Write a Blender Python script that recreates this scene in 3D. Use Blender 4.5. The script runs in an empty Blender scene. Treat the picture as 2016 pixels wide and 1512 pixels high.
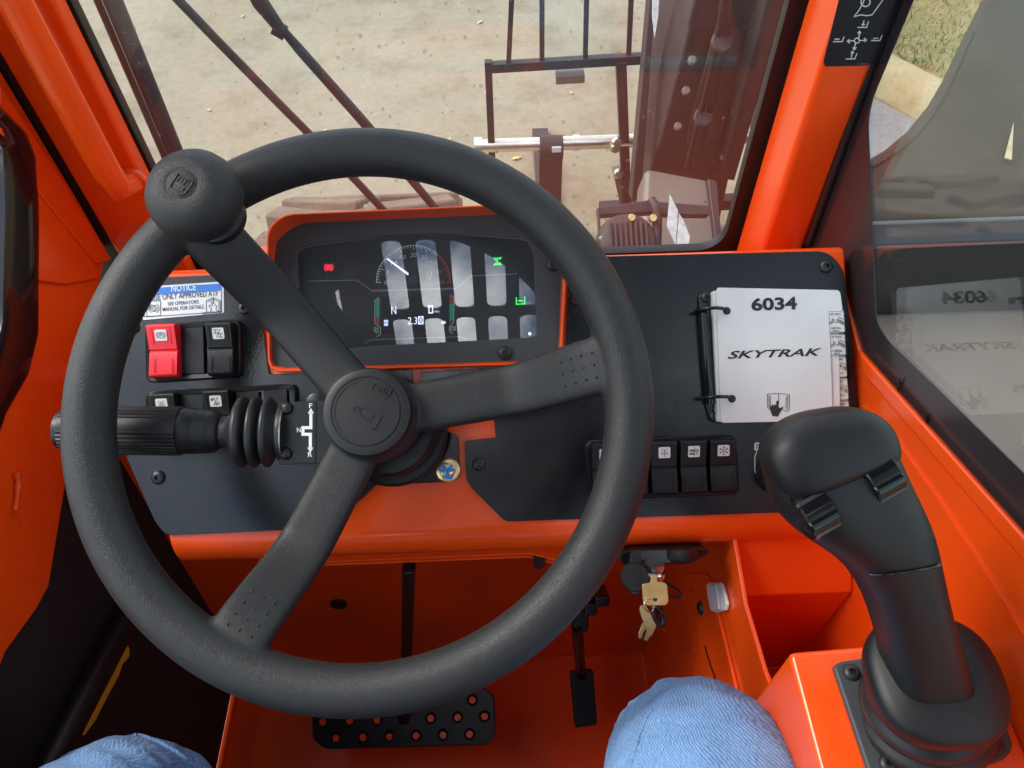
import bpy, bmesh, math, random
from mathutils import Vector, Matrix
random.seed(7)
rad = math.radians
S = bpy.context.scene
COL = S.collection

# ------------------------------------------------------------------ camera
F = 1450.0                        # focal length in photo pixels (2016 wide)
PITCH, ROLL = rad(52), rad(2.0)
CAM = Vector((0, 0, 1.15))        # above the cab floor (z = 0); yard is at z = -1
AX = Vector((0, math.cos(PITCH), -math.sin(PITCH)))
D0 = Vector((0, -math.sin(PITCH), -math.cos(PITCH)))
R0 = Vector((1, 0, 0))
RT = R0 * math.cos(ROLL) + D0 * math.sin(ROLL)
DN = D0 * math.cos(ROLL) - R0 * math.sin(ROLL)
cd = bpy.data.cameras.new('camera')
cd.sensor_width = 36; cd.lens = 36 * F / 2016; cd.clip_start = 0.01; cd.clip_end = 500
cam = bpy.data.objects.new('camera', cd); COL.objects.link(cam)
cam.matrix_world = Matrix(((RT.x, -DN.x, -AX.x, CAM.x), (RT.y, -DN.y, -AX.y, CAM.y), (RT.z, -DN.z, -AX.z, CAM.z), (0, 0, 0, 1)))
S.camera = cam

# ------------------------------------------------------------------ sky, sun, exposure
SUN_EL, SUN_AZ = rad(50), rad(288)       # azimuth clockwise from +Y
world = bpy.data.worlds.new('World'); S.world = world; world.use_nodes = True
wt = world.node_tree; wn = wt.nodes; wl = wt.links
bg = wn['Background']; bg.inputs[1].default_value = 0.14
sky = wn.new('ShaderNodeTexSky'); sky.sky_type = 'NISHITA'; sky.sun_disc = False
sky.sun_elevation = SUN_EL; sky.sun_rotation = SUN_AZ; sky.air_density = 1.0; sky.dust_density = 1.5
wc = wn.new('ShaderNodeTexCoord')
wno = wn.new('ShaderNodeTexNoise'); wno.inputs['Scale'].default_value = 4.6; wno.inputs['Detail'].default_value = 7; wno.inputs['Roughness'].default_value = .55
wr = wn.new('ShaderNodeValToRGB'); wr.color_ramp.elements[0].position = .50; wr.color_ramp.elements[1].position = .66
wm = wn.new('ShaderNodeMixRGB'); wm.inputs[2].default_value = (12.5, 12.7, 13.0, 1)
wl.new(wc.outputs['Generated'], wno.inputs['Vector']); wl.new(wno.outputs['Fac'], wr.inputs[0])
wl.new(wr.outputs[0], wm.inputs[0]); wl.new(sky.outputs[0], wm.inputs[1]); wl.new(wm.outputs[0], bg.inputs[0])
ld = bpy.data.lights.new('sun', 'SUN'); ld.energy = 1.4; ld.angle = rad(22); ld.color = (1, .955, .88)
sun = bpy.data.objects.new('sun', ld); COL.objects.link(sun)
sd = Vector((math.sin(SUN_AZ) * math.cos(SUN_EL), math.cos(SUN_AZ) * math.cos(SUN_EL), math.sin(SUN_EL)))
sun.rotation_euler = sd.to_track_quat('Z', 'Y').to_euler(); sun.location = sd * 20
S.view_settings.view_transform = 'Standard'; S.view_settings.look = 'None'
S.view_settings.exposure = 1.5; S.view_settings.gamma = 1
S.cycles.transparent_max_bounces = 24; S.cycles.max_bounces = 8; S.cycles.diffuse_bounces = 4; S.cycles.glossy_bounces = 4

# ------------------------------------------------------------------ pixel -> place helpers
def ray(px, py): return AX + RT * ((px - 1008) / F) + DN * ((py - 756) / F)
def at_depth(px, py, d): return CAM + ray(px, py) * d
class Plane:
    def __init__(s, O, U, V):
        s.O = Vector(O); s.U = Vector(U).normalized(); s.V = Vector(V).normalized(); s.N = s.U.cross(s.V)
    def p(s, px, py, h=0.0):
        d = ray(px, py); o = s.O + s.N * h
        return CAM + d * ((o - CAM).dot(s.N) / d.dot(s.N))
    def depth(s, px, py, h=0.0):
        d = ray(px, py); return (s.O + s.N * h - CAM).dot(s.N) / d.dot(s.N)
    def m(s, P):
        return Matrix(((s.U.x, s.V.x, s.N.x, P.x), (s.U.y, s.V.y, s.N.y, P.y), (s.U.z, s.V.z, s.N.z, P.z), (0, 0, 0, 1)))
    def uv(s, px, py, h=0.0):
        q = s.p(px, py, h) - s.O; return (q.dot(s.U), q.dot(s.V))
    def w(s, u, v, h=0.0): return s.O + s.U * u + s.V * v + s.N * h
def tilt(deg): return (0, math.cos(rad(deg)), math.sin(rad(deg)))
X1 = (1, 0, 0)
def plane_x(x, s=1): return Plane((x, 0, 0), (0, -s, 0), (0, 0, 1))     # s=1 faces -X, s=-1 faces +X
def plane_y(y): return Plane((0, y, 0), (1, 0, 0), (0, 0, 1))           # faces -Y
def plane_z(z): return Plane((0, 0, z), (1, 0, 0), (0, 1, 0))
DASH = Plane(at_depth(1300, 750, .625), X1, tilt(36))
CLUS = Plane(DASH.p(820, 722, .0035), X1, tilt(38))
WHEEL = Plane(at_depth(707, 803, .498), X1, tilt(30))

# ------------------------------------------------------------------ materials
def mk(name, col, rough=.5, metal=0.0, bump=None, var=None, coat=0.0, grain=None, spec=.5, emit=None, rvar=None):
    m = bpy.data.materials.new(name); m.use_nodes = True
    t = m.node_tree; n = t.nodes; l = t.links; b = n['Principled BSDF']
    b.inputs['Base Color'].default_value = (*col, 1); b.inputs['Roughness'].default_value = rough
    b.inputs['Metallic'].default_value = metal; b.inputs['Specular IOR Level'].default_value = spec
    b.inputs['Coat Weight'].default_value = coat; b.inputs['Coat Roughness'].default_value = .08
    tc = n.new('ShaderNodeTexCoord')
    def noise(sc, det=4):
        x = n.new('ShaderNodeTexNoise'); x.inputs['Scale'].default_value = sc; x.inputs['Detail'].default_value = det
        l.new(tc.outputs['Object'], x.inputs['Vector']); return x
    if var:
        x = noise(var[0], 6); r = n.new('ShaderNodeMapRange'); r.inputs[1].default_value = .3; r.inputs[2].default_value = .7
        r.inputs[3].default_value = 1 - var[1]; r.inputs[4].default_value = 1 + var[1]; l.new(x.outputs['Fac'], r.inputs[0])
        mx = n.new('ShaderNodeMixRGB'); mx.blend_type = 'MULTIPLY'; mx.inputs[0].default_value = 1; mx.inputs[1].default_value = (*col, 1)
        l.new(r.outputs[0], mx.inputs[2]); l.new(mx.outputs[0], b.inputs['Base Color'])
    if rvar:
        x = noise(rvar[0], 5); r = n.new('ShaderNodeMapRange'); r.inputs[1].default_value = .3; r.inputs[2].default_value = .7
        r.inputs[3].default_value = rough - rvar[1]; r.inputs[4].default_value = rough + rvar[1]
        l.new(x.outputs['Fac'], r.inputs[0]); l.new(r.outputs[0], b.inputs['Roughness'])
    h = None
    if bump:
        x = noise(bump[0], 2); bn = n.new('ShaderNodeBump'); bn.inputs['Distance'].default_value = bump[1]; bn.inputs['Strength'].default_value = 1
        l.new(x.outputs['Fac'], bn.inputs['Height']); l.new(bn.outputs[0], b.inputs['Normal']); h = bn
    if grain:
        nz = noise(grain[0] * .35, 2)
        va = n.new('ShaderNodeMixRGB'); va.inputs[0].default_value = .012; l.new(tc.outputs['Object'], va.inputs[1]); l.new(nz.outputs['Color'], va.inputs[2])
        vo = n.new('ShaderNodeTexVoronoi'); vo.feature = 'SMOOTH_F1'; vo.inputs['Scale'].default_value = grain[0]; vo.inputs['Smoothness'].default_value = .6
        l.new(va.outputs[0], vo.inputs['Vector'])
        bn = n.new('ShaderNodeBump'); bn.invert = True; bn.inputs['Distance'].default_value = grain[1]; bn.inputs['Strength'].default_value = 1
        l.new(vo.outputs['Distance'], bn.inputs['Height'])
        if h: l.new(h.outputs[0], bn.inputs['Normal'])
        l.new(bn.outputs[0], b.inputs['Normal'])
    if emit:
        b.inputs['Emission Color'].default_value = (*emit[0], 1); b.inputs['Emission Strength'].default_value = emit[1]
    return m
M = {}
M['orange'] = mk('orange_paint', (.86, .080, .005), .24, bump=(140, .00006), rvar=(9, .05), coat=.12, var=(6, .05))
def dirty_orange():
    m = mk('dirty_orange_floor', (.80, .070, .005), .36, bump=(140, .0001)); t = m.node_tree; n = t.nodes; l = t.links; b = n['Principled BSDF']
    tc = n.new('ShaderNodeTexCoord'); a = n.new('ShaderNodeTexNoise'); a.inputs['Scale'].default_value = 7; a.inputs['Detail'].default_value = 9; a.inputs['Roughness'].default_value = .68
    l.new(tc.outputs['Object'], a.inputs['Vector']); q = n.new('ShaderNodeValToRGB'); q.color_ramp.elements[0].position = .46; q.color_ramp.elements[0].color = (0, 0, 0, 1); q.color_ramp.elements[1].position = .78; q.color_ramp.elements[1].color = (.4, .4, .4, 1)
    l.new(a.outputs['Fac'], q.inputs[0]); x = n.new('ShaderNodeMixRGB'); x.inputs[1].default_value = (.80, .070, .005, 1); x.inputs[2].default_value = (.17, .075, .035, 1)
    l.new(q.outputs[0], x.inputs[0]); l.new(x.outputs[0], b.inputs['Base Color']); return m
M['floorpaint'] = dirty_orange()
M['panel'] = mk('black_panel_paint', (.008, .0092, .0108), .23, bump=(420, .00007), rvar=(14, .09), spec=.52)
M['wheel'] = mk('wheel_rubber', (.0185, .019, .019), .47, grain=(900, .00018), rvar=(30, .05), spec=.34)
M['knob'] = mk('knob_leathergrain', (.016, .016, .016), .47, grain=(900, .00026), spec=.34)
M['plastic'] = mk('black_plastic', (.009, .009, .0094), .42, bump=(1500, .00006), rvar=(25, .05), spec=.4)
M['soft'] = mk('soft_black_plastic', (.0075, .0076, .0078), .46, bump=(2500, .00004), rvar=(20, .04), spec=.4)
M['gloss'] = mk('gloss_black', (.006, .006, .0065), .12)
M['bezel'] = mk('grey_bezel', (.045, .047, .050), .55, bump=(1600, .00012))
M['screwm'] = mk('black_oxide', (.020, .020, .021), .38, bump=(900, .0001))
M['rubber'] = mk('bellows_rubber', (.014, .0145, .015), .45, bump=(700, .00008), rvar=(30, .08))
M['red'] = mk('red_plastic', (.80, .012, .022), .36, bump=(1500, .00005))
M['white'] = mk('white_card', (.66, .665, .655), .42, var=(22, .05))
M['lens'] = mk('switch_lens', (.72, .72, .66), .35)
M['ink'] = mk('print_ink', (.012, .012, .012), .45)
M['blue'] = mk('notice_blue', (.035, .19, .60), .4)
M['wprint'] = mk('white_print', (.70, .72, .73), .45)
M['sticker'] = mk('weathered_sticker', (.42, .42, .42), .5, var=(60, .25))
M['decal'] = mk('black_decal', (.008, .009, .013), .22)
M['brass'] = mk('brass', (.72, .50, .20), .33, metal=1, bump=(500, .0002), var=(120, .15))
M['zinc'] = mk('yellow_zinc', (.80, .60, .30), .28, metal=1, bump=(300, .0002), var=(90, .2))
M['bluepaint'] = mk('blue_paint_mark', (.03, .25, .62), .5)
M['steel'] = mk('steel', (.62, .62, .60), .25, metal=1, var=(60, .1))
M['shaft'] = mk('zinc_shaft', (.82, .74, .62), .3, metal=1, var=(12, .15))
M['darksteel'] = mk('dark_painted_steel', (.022, .017, .016), .6, var=(20, .3), bump=(200, .0002))
M['pedal'] = mk('pedal_black', (.010, .010, .010), .3)
M['pane_dark'] = mk('display_face', (.028, .031, .031), .4)
M['lcd'] = mk('lcd_face', (.004, .005, .008), .3)
M['mat'] = mk('door_trim', (.012, .011, .011), .75, bump=(380, .0006))
M['yellow'] = mk('yellow_mark', (.80, .46, .02), .6)
M['clear'] = mk('translucent_clip', (.75, .76, .76), .25)
M['frit'] = mk('glass_frit', (.028, .023, .024), .22)
M['seal'] = mk('rubber_seal', (.006, .006, .006), .5)
M['liner'] = mk('roof_liner', (.075, .062, .058), .6)
M['hood'] = mk('hood_paint', (.017, .017, .011), .6, var=(4, .3), spec=.25)
M['hoodtrim'] = mk('hood_trim', (.07, .085, .10), .5)
M['boomlit_rib'] = mk('boom_lit_rib_paint', (.045, .030, .027), .55, var=(8, .3))  # lighter tone carries the lit strip of the boom; also on lamp ribs
M['boomtan'] = mk('boom_panel', (.13, .105, .085), .5, var=(5, .15))
M['tyre'] = mk('dusty_tyre', (.17, .12, .085), .85, var=(9, .35), bump=(40, .004))
M['shoe'] = mk('boot_leather', (.06, .035, .018), .6, bump=(90, .001))
M['seat'] = mk('seat_fabric', (.02, .02, .022), .85, bump=(400, .0005))
M['sole'] = mk('boot_sole', (.015, .014, .013), .8)
def em(name, col, st, base=(.02, .02, .02)): return mk(name, base, .4, emit=(col, st))
M['e_white'] = em('lcd_white', (.75, .82, 1), .62)
M['e_bar'] = em('lcd_bar', (.55, .66, 1), .5)
M['e_red'] = em('tell_tale_red', (1, .03, .06), .75)
M['e_green'] = em('tell_tale_green', (.02, .85, .12), .62)
M['g_white'] = mk('gauge_white', (.62, .64, .64), .5)
M['g_red'] = mk('gauge_red', (.62, .06, .04), .5)
M['g_green'] = mk('gauge_green', (.03, .40, .25), .5)
M['g_line'] = mk('gauge_line', (.20, .21, .21), .5)

def glass(name, specks=0.0, tint=(.93, .95, .93), dust=.02, k=1.0):
    m = bpy.data.materials.new(name); m.use_nodes = True; t = m.node_tree; n = t.nodes; l = t.links
    n.clear(); out = n.new('ShaderNodeOutputMaterial')
    tr = n.new('ShaderNodeBsdfTransparent'); tr.inputs[0].default_value = (*tint, 1)
    gl = n.new('ShaderNodeBsdfGlossy'); gl.inputs['Roughness'].default_value = 0.0
    lw = n.new('ShaderNodeLayerWeight'); lw.inputs[0].default_value = .5
    pw = n.new('ShaderNodeMath'); pw.operation = 'POWER'; pw.inputs[1].default_value = 5; l.new(lw.outputs['Facing'], pw.inputs[0])
    ma = n.new('ShaderNodeMath'); ma.operation = 'MULTIPLY_ADD'; ma.inputs[1].default_value = .95 * k; ma.inputs[2].default_value = .045 * k; l.new(pw.outputs[0], ma.inputs[0])
    mx = n.new('ShaderNodeMixShader'); l.new(ma.outputs[0], mx.inputs[0]); l.new(tr.outputs[0], mx.inputs[1]); l.new(gl.outputs[0], mx.inputs[2])
    df = n.new('ShaderNodeBsdfDiffuse'); df.inputs[0].default_value = (.75, .73, .70, 1)
    tc = n.new('ShaderNodeTexCoord')
    no = n.new('ShaderNodeTexNoise'); no.inputs['Scale'].default_value = 5; no.inputs['Detail'].default_value = 6; l.new(tc.outputs['Object'], no.inputs['Vector'])
    d1 = n.new('ShaderNodeMath'); d1.operation = 'MULTIPLY'; d1.inputs[1].default_value = dust; l.new(no.outputs['Fac'], d1.inputs[0])
    last = d1
    if specks:
        vo = n.new('ShaderNodeTexVoronoi'); vo.inputs['Scale'].default_value = 260; vo.inputs['Randomness'].default_value = 1; l.new(tc.outputs['Object'], vo.inputs['Vector'])
        lt = n.new('ShaderNodeMath'); lt.operation = 'LESS_THAN'; lt.inputs[1].default_value = .12; l.new(vo.outputs['Distance'], lt.inputs[0])
        se = n.new('ShaderNodeSeparateColor'); l.new(vo.outputs['Color'], se.inputs[0])
        gt = n.new('ShaderNodeMath'); gt.operation = 'GREATER_THAN'; gt.inputs[1].default_value = .72; l.new(se.outputs[0], gt.inputs[0])
        mu = n.new('ShaderNodeMath'); mu.operation = 'MULTIPLY'; l.new(lt.outputs[0], mu.inputs[0]); l.new(gt.outputs[0], mu.inputs[1])
        m2 = n.new('ShaderNodeMath'); m2.operation = 'MULTIPLY'; l.new(mu.outputs[0], m2.inputs[0]); l.new(se.outputs[1], m2.inputs[1])
        ad = n.new('ShaderNodeMath'); ad.operation = 'MULTIPLY_ADD'; ad.inputs[1].default_value = specks; l.new(m2.outputs[0], ad.inputs[0]); l.new(d1.outputs[0], ad.inputs[2])
        last = ad
    mz = n.new('ShaderNodeMixShader'); l.new(last.outputs[0], mz.inputs[0]); l.new(mx.outputs[0], mz.inputs[1]); l.new(df.outputs[0], mz.inputs[2])
    l.new(mz.outputs[0], out.inputs[0]); return m
M['windshield'] = glass('windshield_glass', .5, dust=.05)
M['sideglass'] = glass('side_glass', .3, dust=.022, tint=(.86, .89, .86), k=1.7)
M['doorglass'] = glass('door_glass', .2, dust=.03, tint=(.97, .98, .97), k=.7)
M['lensglass'] = glass('display_glass', .15, dust=.025, tint=(.92, .94, .95), k=1.5)
M['drop'] = glass('water_drop', 0, tint=(.72, .72, .70), dust=.10, k=2.5)

def denim():
    m = mk('denim', (.2, .3, .5), .82); t = m.node_tree; n = t.nodes; l = t.links; b = n['Principled BSDF']
    tc = n.new('ShaderNodeTexCoord')
    wv = n.new('ShaderNodeTexWave'); wv.wave_type = 'BANDS'; wv.bands_direction = 'DIAGONAL'; wv.inputs['Scale'].default_value = 260; wv.inputs['Distortion'].default_value = 4; wv.inputs['Detail'].default_value = 3
    l.new(tc.outputs['Object'], wv.inputs['Vector'])
    mp = n.new('ShaderNodeMapping'); mp.inputs['Scale'].default_value = (1500, 260, 260); l.new(tc.outputs['Object'], mp.inputs[0])
    n2 = n.new('ShaderNodeTexNoise'); n2.inputs['Scale'].default_value = 1; n2.inputs['Detail'].default_value = 4; l.new(mp.outputs[0], n2.inputs['Vector'])
    n3 = n.new('ShaderNodeTexNoise'); n3.inputs['Scale'].default_value = 14; n3.inputs['Detail'].default_value = 5; l.new(tc.outputs['Object'], n3.inputs['Vector'])
    a = n.new('ShaderNodeMath'); a.operation = 'MULTIPLY_ADD'; a.inputs[1].default_value = .30; l.new(wv.outputs['Fac'], a.inputs[0])
    c = n.new('ShaderNodeMath'); c.operation = 'MULTIPLY'; c.inputs[1].default_value = .70; l.new(n2.outputs['Fac'], c.inputs[0]); l.new(c.outputs[0], a.inputs[2])
    d = n.new('ShaderNodeMath'); d.operation = 'MULTIPLY_ADD'; d.inputs[1].default_value = .5; l.new(n3.outputs['Fac'], d.inputs[0]); l.new(a.outputs[0], d.inputs[2])
    r = n.new('ShaderNodeValToRGB'); r.color_ramp.elements[0].position = .35; r.color_ramp.elements[0].color = (.028, .095, .26, 1)
    r.color_ramp.elements[1].position = 1.05; r.color_ramp.elements[1].color = (.22, .38, .62, 1)
    l.new(d.outputs[0], r.inputs[0]); l.new(r.outputs[0], b.inputs['Base Color'])
    bp = n.new('ShaderNodeBump'); bp.inputs['Distance'].default_value = .0006; l.new(a.outputs[0], bp.inputs['Height']); l.new(bp.outputs[0], b.inputs['Normal'])
    return m
M['denim'] = denim()
def concrete(name, c1, c2, c3, sc=1.0):
    m = mk(name, c1, .85); t = m.node_tree; n = t.nodes; l = t.links; b = n['Principled BSDF']
    tc = n.new('ShaderNodeTexCoord')
    def nz(s, d, r=.6):
        x = n.new('ShaderNodeTexNoise'); x.inputs['Scale'].default_value = s; x.inputs['Detail'].default_value = d; x.inputs['Roughness'].default_value = r
        l.new(tc.outputs['Object'], x.inputs['Vector']); return x
    a = nz(.9 * sc, 8); r = n.new('ShaderNodeValToRGB'); r.color_ramp.elements[0].position = .34; r.color_ramp.elements[0].color = (*c1, 1)
    r.color_ramp.elements[1].position = .66; r.color_ramp.elements[1].color = (*c2, 1); l.new(a.outputs['Fac'], r.inputs[0])
    f = nz(22 * sc, 10, .75); r2 = n.new('ShaderNodeValToRGB'); r2.color_ramp.elements[0].position = .31; r2.color_ramp.elements[0].color = (*c3, 1)
    r2.color_ramp.elements[1].position = .58; r2.color_ramp.elements[1].color = (1, 1, 1, 1); l.new(f.outputs['Fac'], r2.inputs[0])
    mx = n.new('ShaderNodeMixRGB'); mx.blend_type = 'MULTIPLY'; mx.inputs[0].default_value = .8; l.new(r.outputs[0], mx.inputs[1]); l.new(r2.outputs[0], mx.inputs[2])
    g = nz(3.3 * sc, 6); r3 = n.new('ShaderNodeValToRGB'); r3.color_ramp.elements[0].position = .30; r3.color_ramp.elements[0].color = (.72, .68, .62, 1)
    r3.color_ramp.elements[1].position = .5; r3.color_ramp.elements[1].color = (1, 1, 1, 1); l.new(g.outputs['Fac'], r3.inputs[0])
    m2 = n.new('ShaderNodeMixRGB'); m2.blend_type = 'MULTIPLY'; m2.inputs[0].default_value = .95; l.new(mx.outputs[0], m2.inputs[1]); l.new(r3.outputs[0], m2.inputs[2])
    l.new(m2.outputs[0], b.inputs['Base Color'])
    bp = n.new('ShaderNodeBump'); bp.inputs['Distance'].default_value = .003; l.new(f.outputs['Fac'], bp.inputs['Height']); l.new(bp.outputs[0], b.inputs['Normal'])
    return m
M['yard'] = concrete('yard_concrete', (.245, .200, .132), (.285, .250, .178), (.74, .71, .66))
M['kerb'] = concrete('kerb_concrete', (.46, .38, .22), (.52, .44, .27), (.75, .72, .66), 2)
M['asphalt'] = concrete('gutter_concrete', (.24, .25, .27), (.34, .34, .34), (.6, .6, .6), 2)
M['soil'] = concrete('dry_lawn', (.36, .27, .13), (.30, .24, .10), (.6, .55, .45), 3)
M['blade1'] = mk('dry_grass', (.46, .34, .15), .7); M['blade2'] = mk('green_grass', (.13, .22, .04), .7)

# ------------------------------------------------------------------ object helpers
W = {}
def link(o, parent, mw):
    COL.objects.link(o)
    if parent is not None:
        o.parent = parent; o.matrix_parent_inverse = W[parent.name].inverted()
    o.matrix_basis = mw; W[o.name] = mw.copy()
def thing(name, label, cat, loc=(0, 0, 0), group=None):
    o = bpy.data.objects.new(name, None); o.empty_display_size = .02
    link(o, None, Matrix.Translation(Vector(loc)))
    o['label'] = label; o['category'] = cat
    if group: o['group'] = group
    return o
def tag(o, label, cat, group=None):
    o['label'] = label; o['category'] = cat
    if group: o['group'] = group
    return o
def fin(me, mat, smooth):
    if mat is not None: me.materials.append(M[mat] if isinstance(mat, str) else mat)
    if smooth:
        me.shade_smooth()
        if smooth < 180: me.set_sharp_from_angle(angle=rad(smooth))
def obj(name, verts, faces, mat, parent=None, smooth=35, bevel=0, seg=3, mw=None, sub=0, kind=None, fixn=True):
    me = bpy.data.meshes.new(name)
    me.from_pydata([tuple(v) for v in verts], [], faces)
    if fixn:
        bm = bmesh.new(); bm.from_mesh(me); bmesh.ops.recalc_face_normals(bm, faces=bm.faces); bm.to_mesh(me); bm.free()
    fin(me, mat, smooth)
    o = bpy.data.objects.new(name, me); link(o, parent, mw or Matrix.Identity(4))
    if bevel:
        b = o.modifiers.new('bevel', 'BEVEL'); b.width = bevel; b.segments = seg; b.limit_method = 'ANGLE'; b.angle_limit = rad(32); b.harden_normals = True
    if sub:
        s = o.modifiers.new('sub', 'SUBSURF'); s.levels = sub; s.render_levels = sub
    if kind: o['kind'] = kind
    return o
def struct(o): o['kind'] = 'structure'; return o
def prism_data(A, B):
    n = len(A); v = list(A) + list(B)
    f = [list(range(n))[::-1], list(range(n, 2 * n))] + [[i, (i + 1) % n, n + (i + 1) % n, n + i] for i in range(n)]
    return v, f
def rounded(pts, r, seg=5):
    """round the corners of a 2-D polygon; r one radius or one per corner"""
    n = len(pts); out = []
    for i in range(n):
        p = Vector(pts[i]); a = Vector(pts[i - 1]); b = Vector(pts[(i + 1) % n])
        ri = r[i] if isinstance(r, (list, tuple)) else r
        if ri <= 0: out.append((p.x, p.y)); continue
        da = (a - p); db = (b - p); ri = min(ri, da.length * .45, db.length * .45)
        s = p + da.normalized() * ri; e = p + db.normalized() * ri
        for k in range(seg + 1):
            t = k / seg; q = s.lerp(p, t).lerp(p.lerp(e, t), t); out.append((q.x, q.y))
    return out
def plate(name, pl, px, h0, h1, mat, parent=None, r=0, bevel=0, seg=2, smooth=35, kind=None):
    """photo outline laid on a plane of the place, with real thickness h0..h1; the outline is taken on the h1 face"""
    q = rounded(px, r) if r else px
    uv = [pl.uv(x, y, h1) for x, y in q]
    v, f = prism_data([pl.w(u, w, h0) for u, w in uv], [pl.w(u, w, h1) for u, w in uv])
    return obj(name, v, f, mat, parent, smooth, bevel, seg, kind=kind)
def plate_uv(name, pl, uv, h0, h1, mat, parent=None, r=0, bevel=0, seg=2, mw=None):
    q = rounded(uv, r) if r else uv
    v, f = prism_data([pl.w(u, w, h0) for u, w in q], [pl.w(u, w, h1) for u, w in q])
    return obj(name, v, f, mat, parent, 35, bevel, seg)
def box(name, lo, hi, mat, parent=None, bevel=0, seg=2, mw=None, kind=None):
    x0, y0, z0 = lo; x1, y1, z1 = hi
    A = [(x0, y0, z0), (x1, y0, z0), (x1, y1, z0), (x0, y1, z0)]; B = [(x, y, z1) for x, y, _ in A]
    v, f = prism_data(A, B); return obj(name, v, f, mat, parent, 35, bevel, seg, mw=mw, kind=kind)
def loft(name, secs, mat, parent=None, closed=True, caps=True, smooth=40, bevel=0, mw=None, sub=0):
    n = len(secs[0]); v = [p for s in secs for p in s]; f = []
    for i in range(len(secs) - 1):
        for j in range(n if closed else n - 1):
            a = i * n + j; b = i * n + (j + 1) % n; f.append([a, b, b + n, a + n])
    if caps: f.append(list(range(n))[::-1]); f.append(list(range((len(secs) - 1) * n, len(secs) * n)))
    return obj(name, v, f, mat, parent, smooth, bevel, mw=mw, sub=sub)
def tube_secs(pts, r, n=14, up=None):
    pts = [Vector(p) for p in pts]; out = []; m = len(pts)
    rr = r if isinstance(r, (list, tuple)) else [r] * m
    t0 = (pts[1] - pts[0]).normalized()
    u = Vector(up) if up else (Vector((0, 0, 1)) if abs(t0.z) < .9 else Vector((1, 0, 0)))
    for i in range(m):
        t = (pts[min(i + 1, m - 1)] - pts[max(i - 1, 0)]).normalized()
        u = (u - t * u.dot(t)).normalized(); w = t.cross(u)
        a, b = rr[i] if isinstance(rr[i], tuple) else (rr[i], rr[i])
        out.append([pts[i] + u * (a * math.cos(2 * math.pi * k / n)) + w * (b * math.sin(2 * math.pi * k / n)) for k in range(n)])
    return out
def tube(name, pts, r, mat, parent=None, n=14, smooth=50, up=None): return loft(name, tube_secs(pts, r, n, up), mat, parent, smooth=smooth)
def smooth_path(pts, k=6):
    P = [Vector(p) for p in pts]; out = []
    for i in range(len(P) - 1):
        a = P[max(i - 1, 0)]; b = P[i]; c = P[i + 1]; d = P[min(i + 2, len(P) - 1)]
        for j in range(k):
            t = j / k
            out.append(.5 * ((2 * b) + (c - a) * t + (2 * a - 5 * b + 4 * c - d) * t * t + (3 * b - a - 3 * c + d) * t ** 3))
    out.append(P[-1]); return out
def lathe(name, prof, mw, mat, parent=None, n=32, smooth=40, bevel=0):
    secs = [[Vector((r * math.cos(2 * math.pi * k / n), r * math.sin(2 * math.pi * k / n), z)) for k in range(n)] for r, z in prof]
    return loft(name, secs, mat, parent, smooth=smooth, mw=mw, bevel=bevel)
def axis_m(P, Z, X=None):
    Z = Vector(Z).normalized(); X = Vector(X) if X else (Vector((1, 0, 0)) if abs(Z.x) < .9 else Vector((0, 1, 0)))
    X = (X - Z * X.dot(Z)).normalized(); Y = Z.cross(X)
    return Matrix(((X.x, Y.x, Z.x, P[0]), (X.y, Y.y, Z.y, P[1]), (X.z, Y.z, Z.z, P[2]), (0, 0, 0, 1)))
def ribbon(polys, w, h=0.0, th=0.0):
    v = []; f = []
    for poly in polys:
        P = [Vector((p[0], p[1], 0)) for p in poly]; closed = len(P) > 2 and (P[0] - P[-1]).length < 1e-9
        if closed: P = P[:-1]
        n = len(P); b = len(v)
        for i in range(n):
            a = P[i - 1] if (i > 0 or closed) else P[i]; c = P[(i + 1) % n] if (i < n - 1 or closed) else P[i]
            t1 = (P[i] - a).normalized() if (P[i] - a).length else (c - P[i]).normalized()
            t2 = (c - P[i]).normalized() if (c - P[i]).length else t1
            nn = Vector((-(t1 + t2).y, (t1 + t2).x, 0)); nn = nn.normalized() if nn.length > 1e-6 else Vector((-t1.y, t1.x, 0))
            k = 1 / max(.5, nn.dot(Vector((-t1.y, t1.x, 0))))
            v += [P[i] + nn * (w / 2 * k) + Vector((0, 0, h)), P[i] - nn * (w / 2 * k) + Vector((0, 0, h))]
        for i in range(n if closed else n - 1):
            a = b + 2 * i; c = b + 2 * ((i + 1) % n); f.append([a, a + 1, c + 1, c])
    if th:
        n = len(v); v2 = [p + Vector((0, 0, th)) for p in v]; es = {}
        for q in f:
            for i in range(4):
                e = (q[i], q[(i + 1) % 4]); es[e] = 1
        f2 = [[i + n for i in q] for q in f]
        sides = [[a, b2, b2 + n, a + n] for (a, b2) in es if (b2, a) not in es]
        f = [q[::-1] for q in f] + f2 + sides; v = v + v2
    return v, f
def strokes(name, polys, w, mw, mat, parent=None, th=0.0):
    v, f = ribbon(polys, w, 0, th); return obj(name, v, f, mat, parent, 0, mw=mw, fixn=bool(th))
def px_strokes(name, pl, polys, wpx, h, mat, parent=None, th=0.0):
    c = polys[0][0]; sc = pl.depth(c[0], c[1], h) / F
    v, f = ribbon([[pl.uv(x, y, h) for x, y in p] for p in polys], wpx * sc, h, th)
    return obj(name, v, f, mat, parent, 0, mw=pl.m(pl.O), fixn=bool(th))
def arc(cx, cy, r, a0, a1, n=16, ry=None):
    return [(cx + r * math.cos(rad(a0 + (a1 - a0) * i / n)), cy + (ry or r) * math.sin(rad(a0 + (a1 - a0) * i / n))) for i in range(n + 1)]
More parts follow.
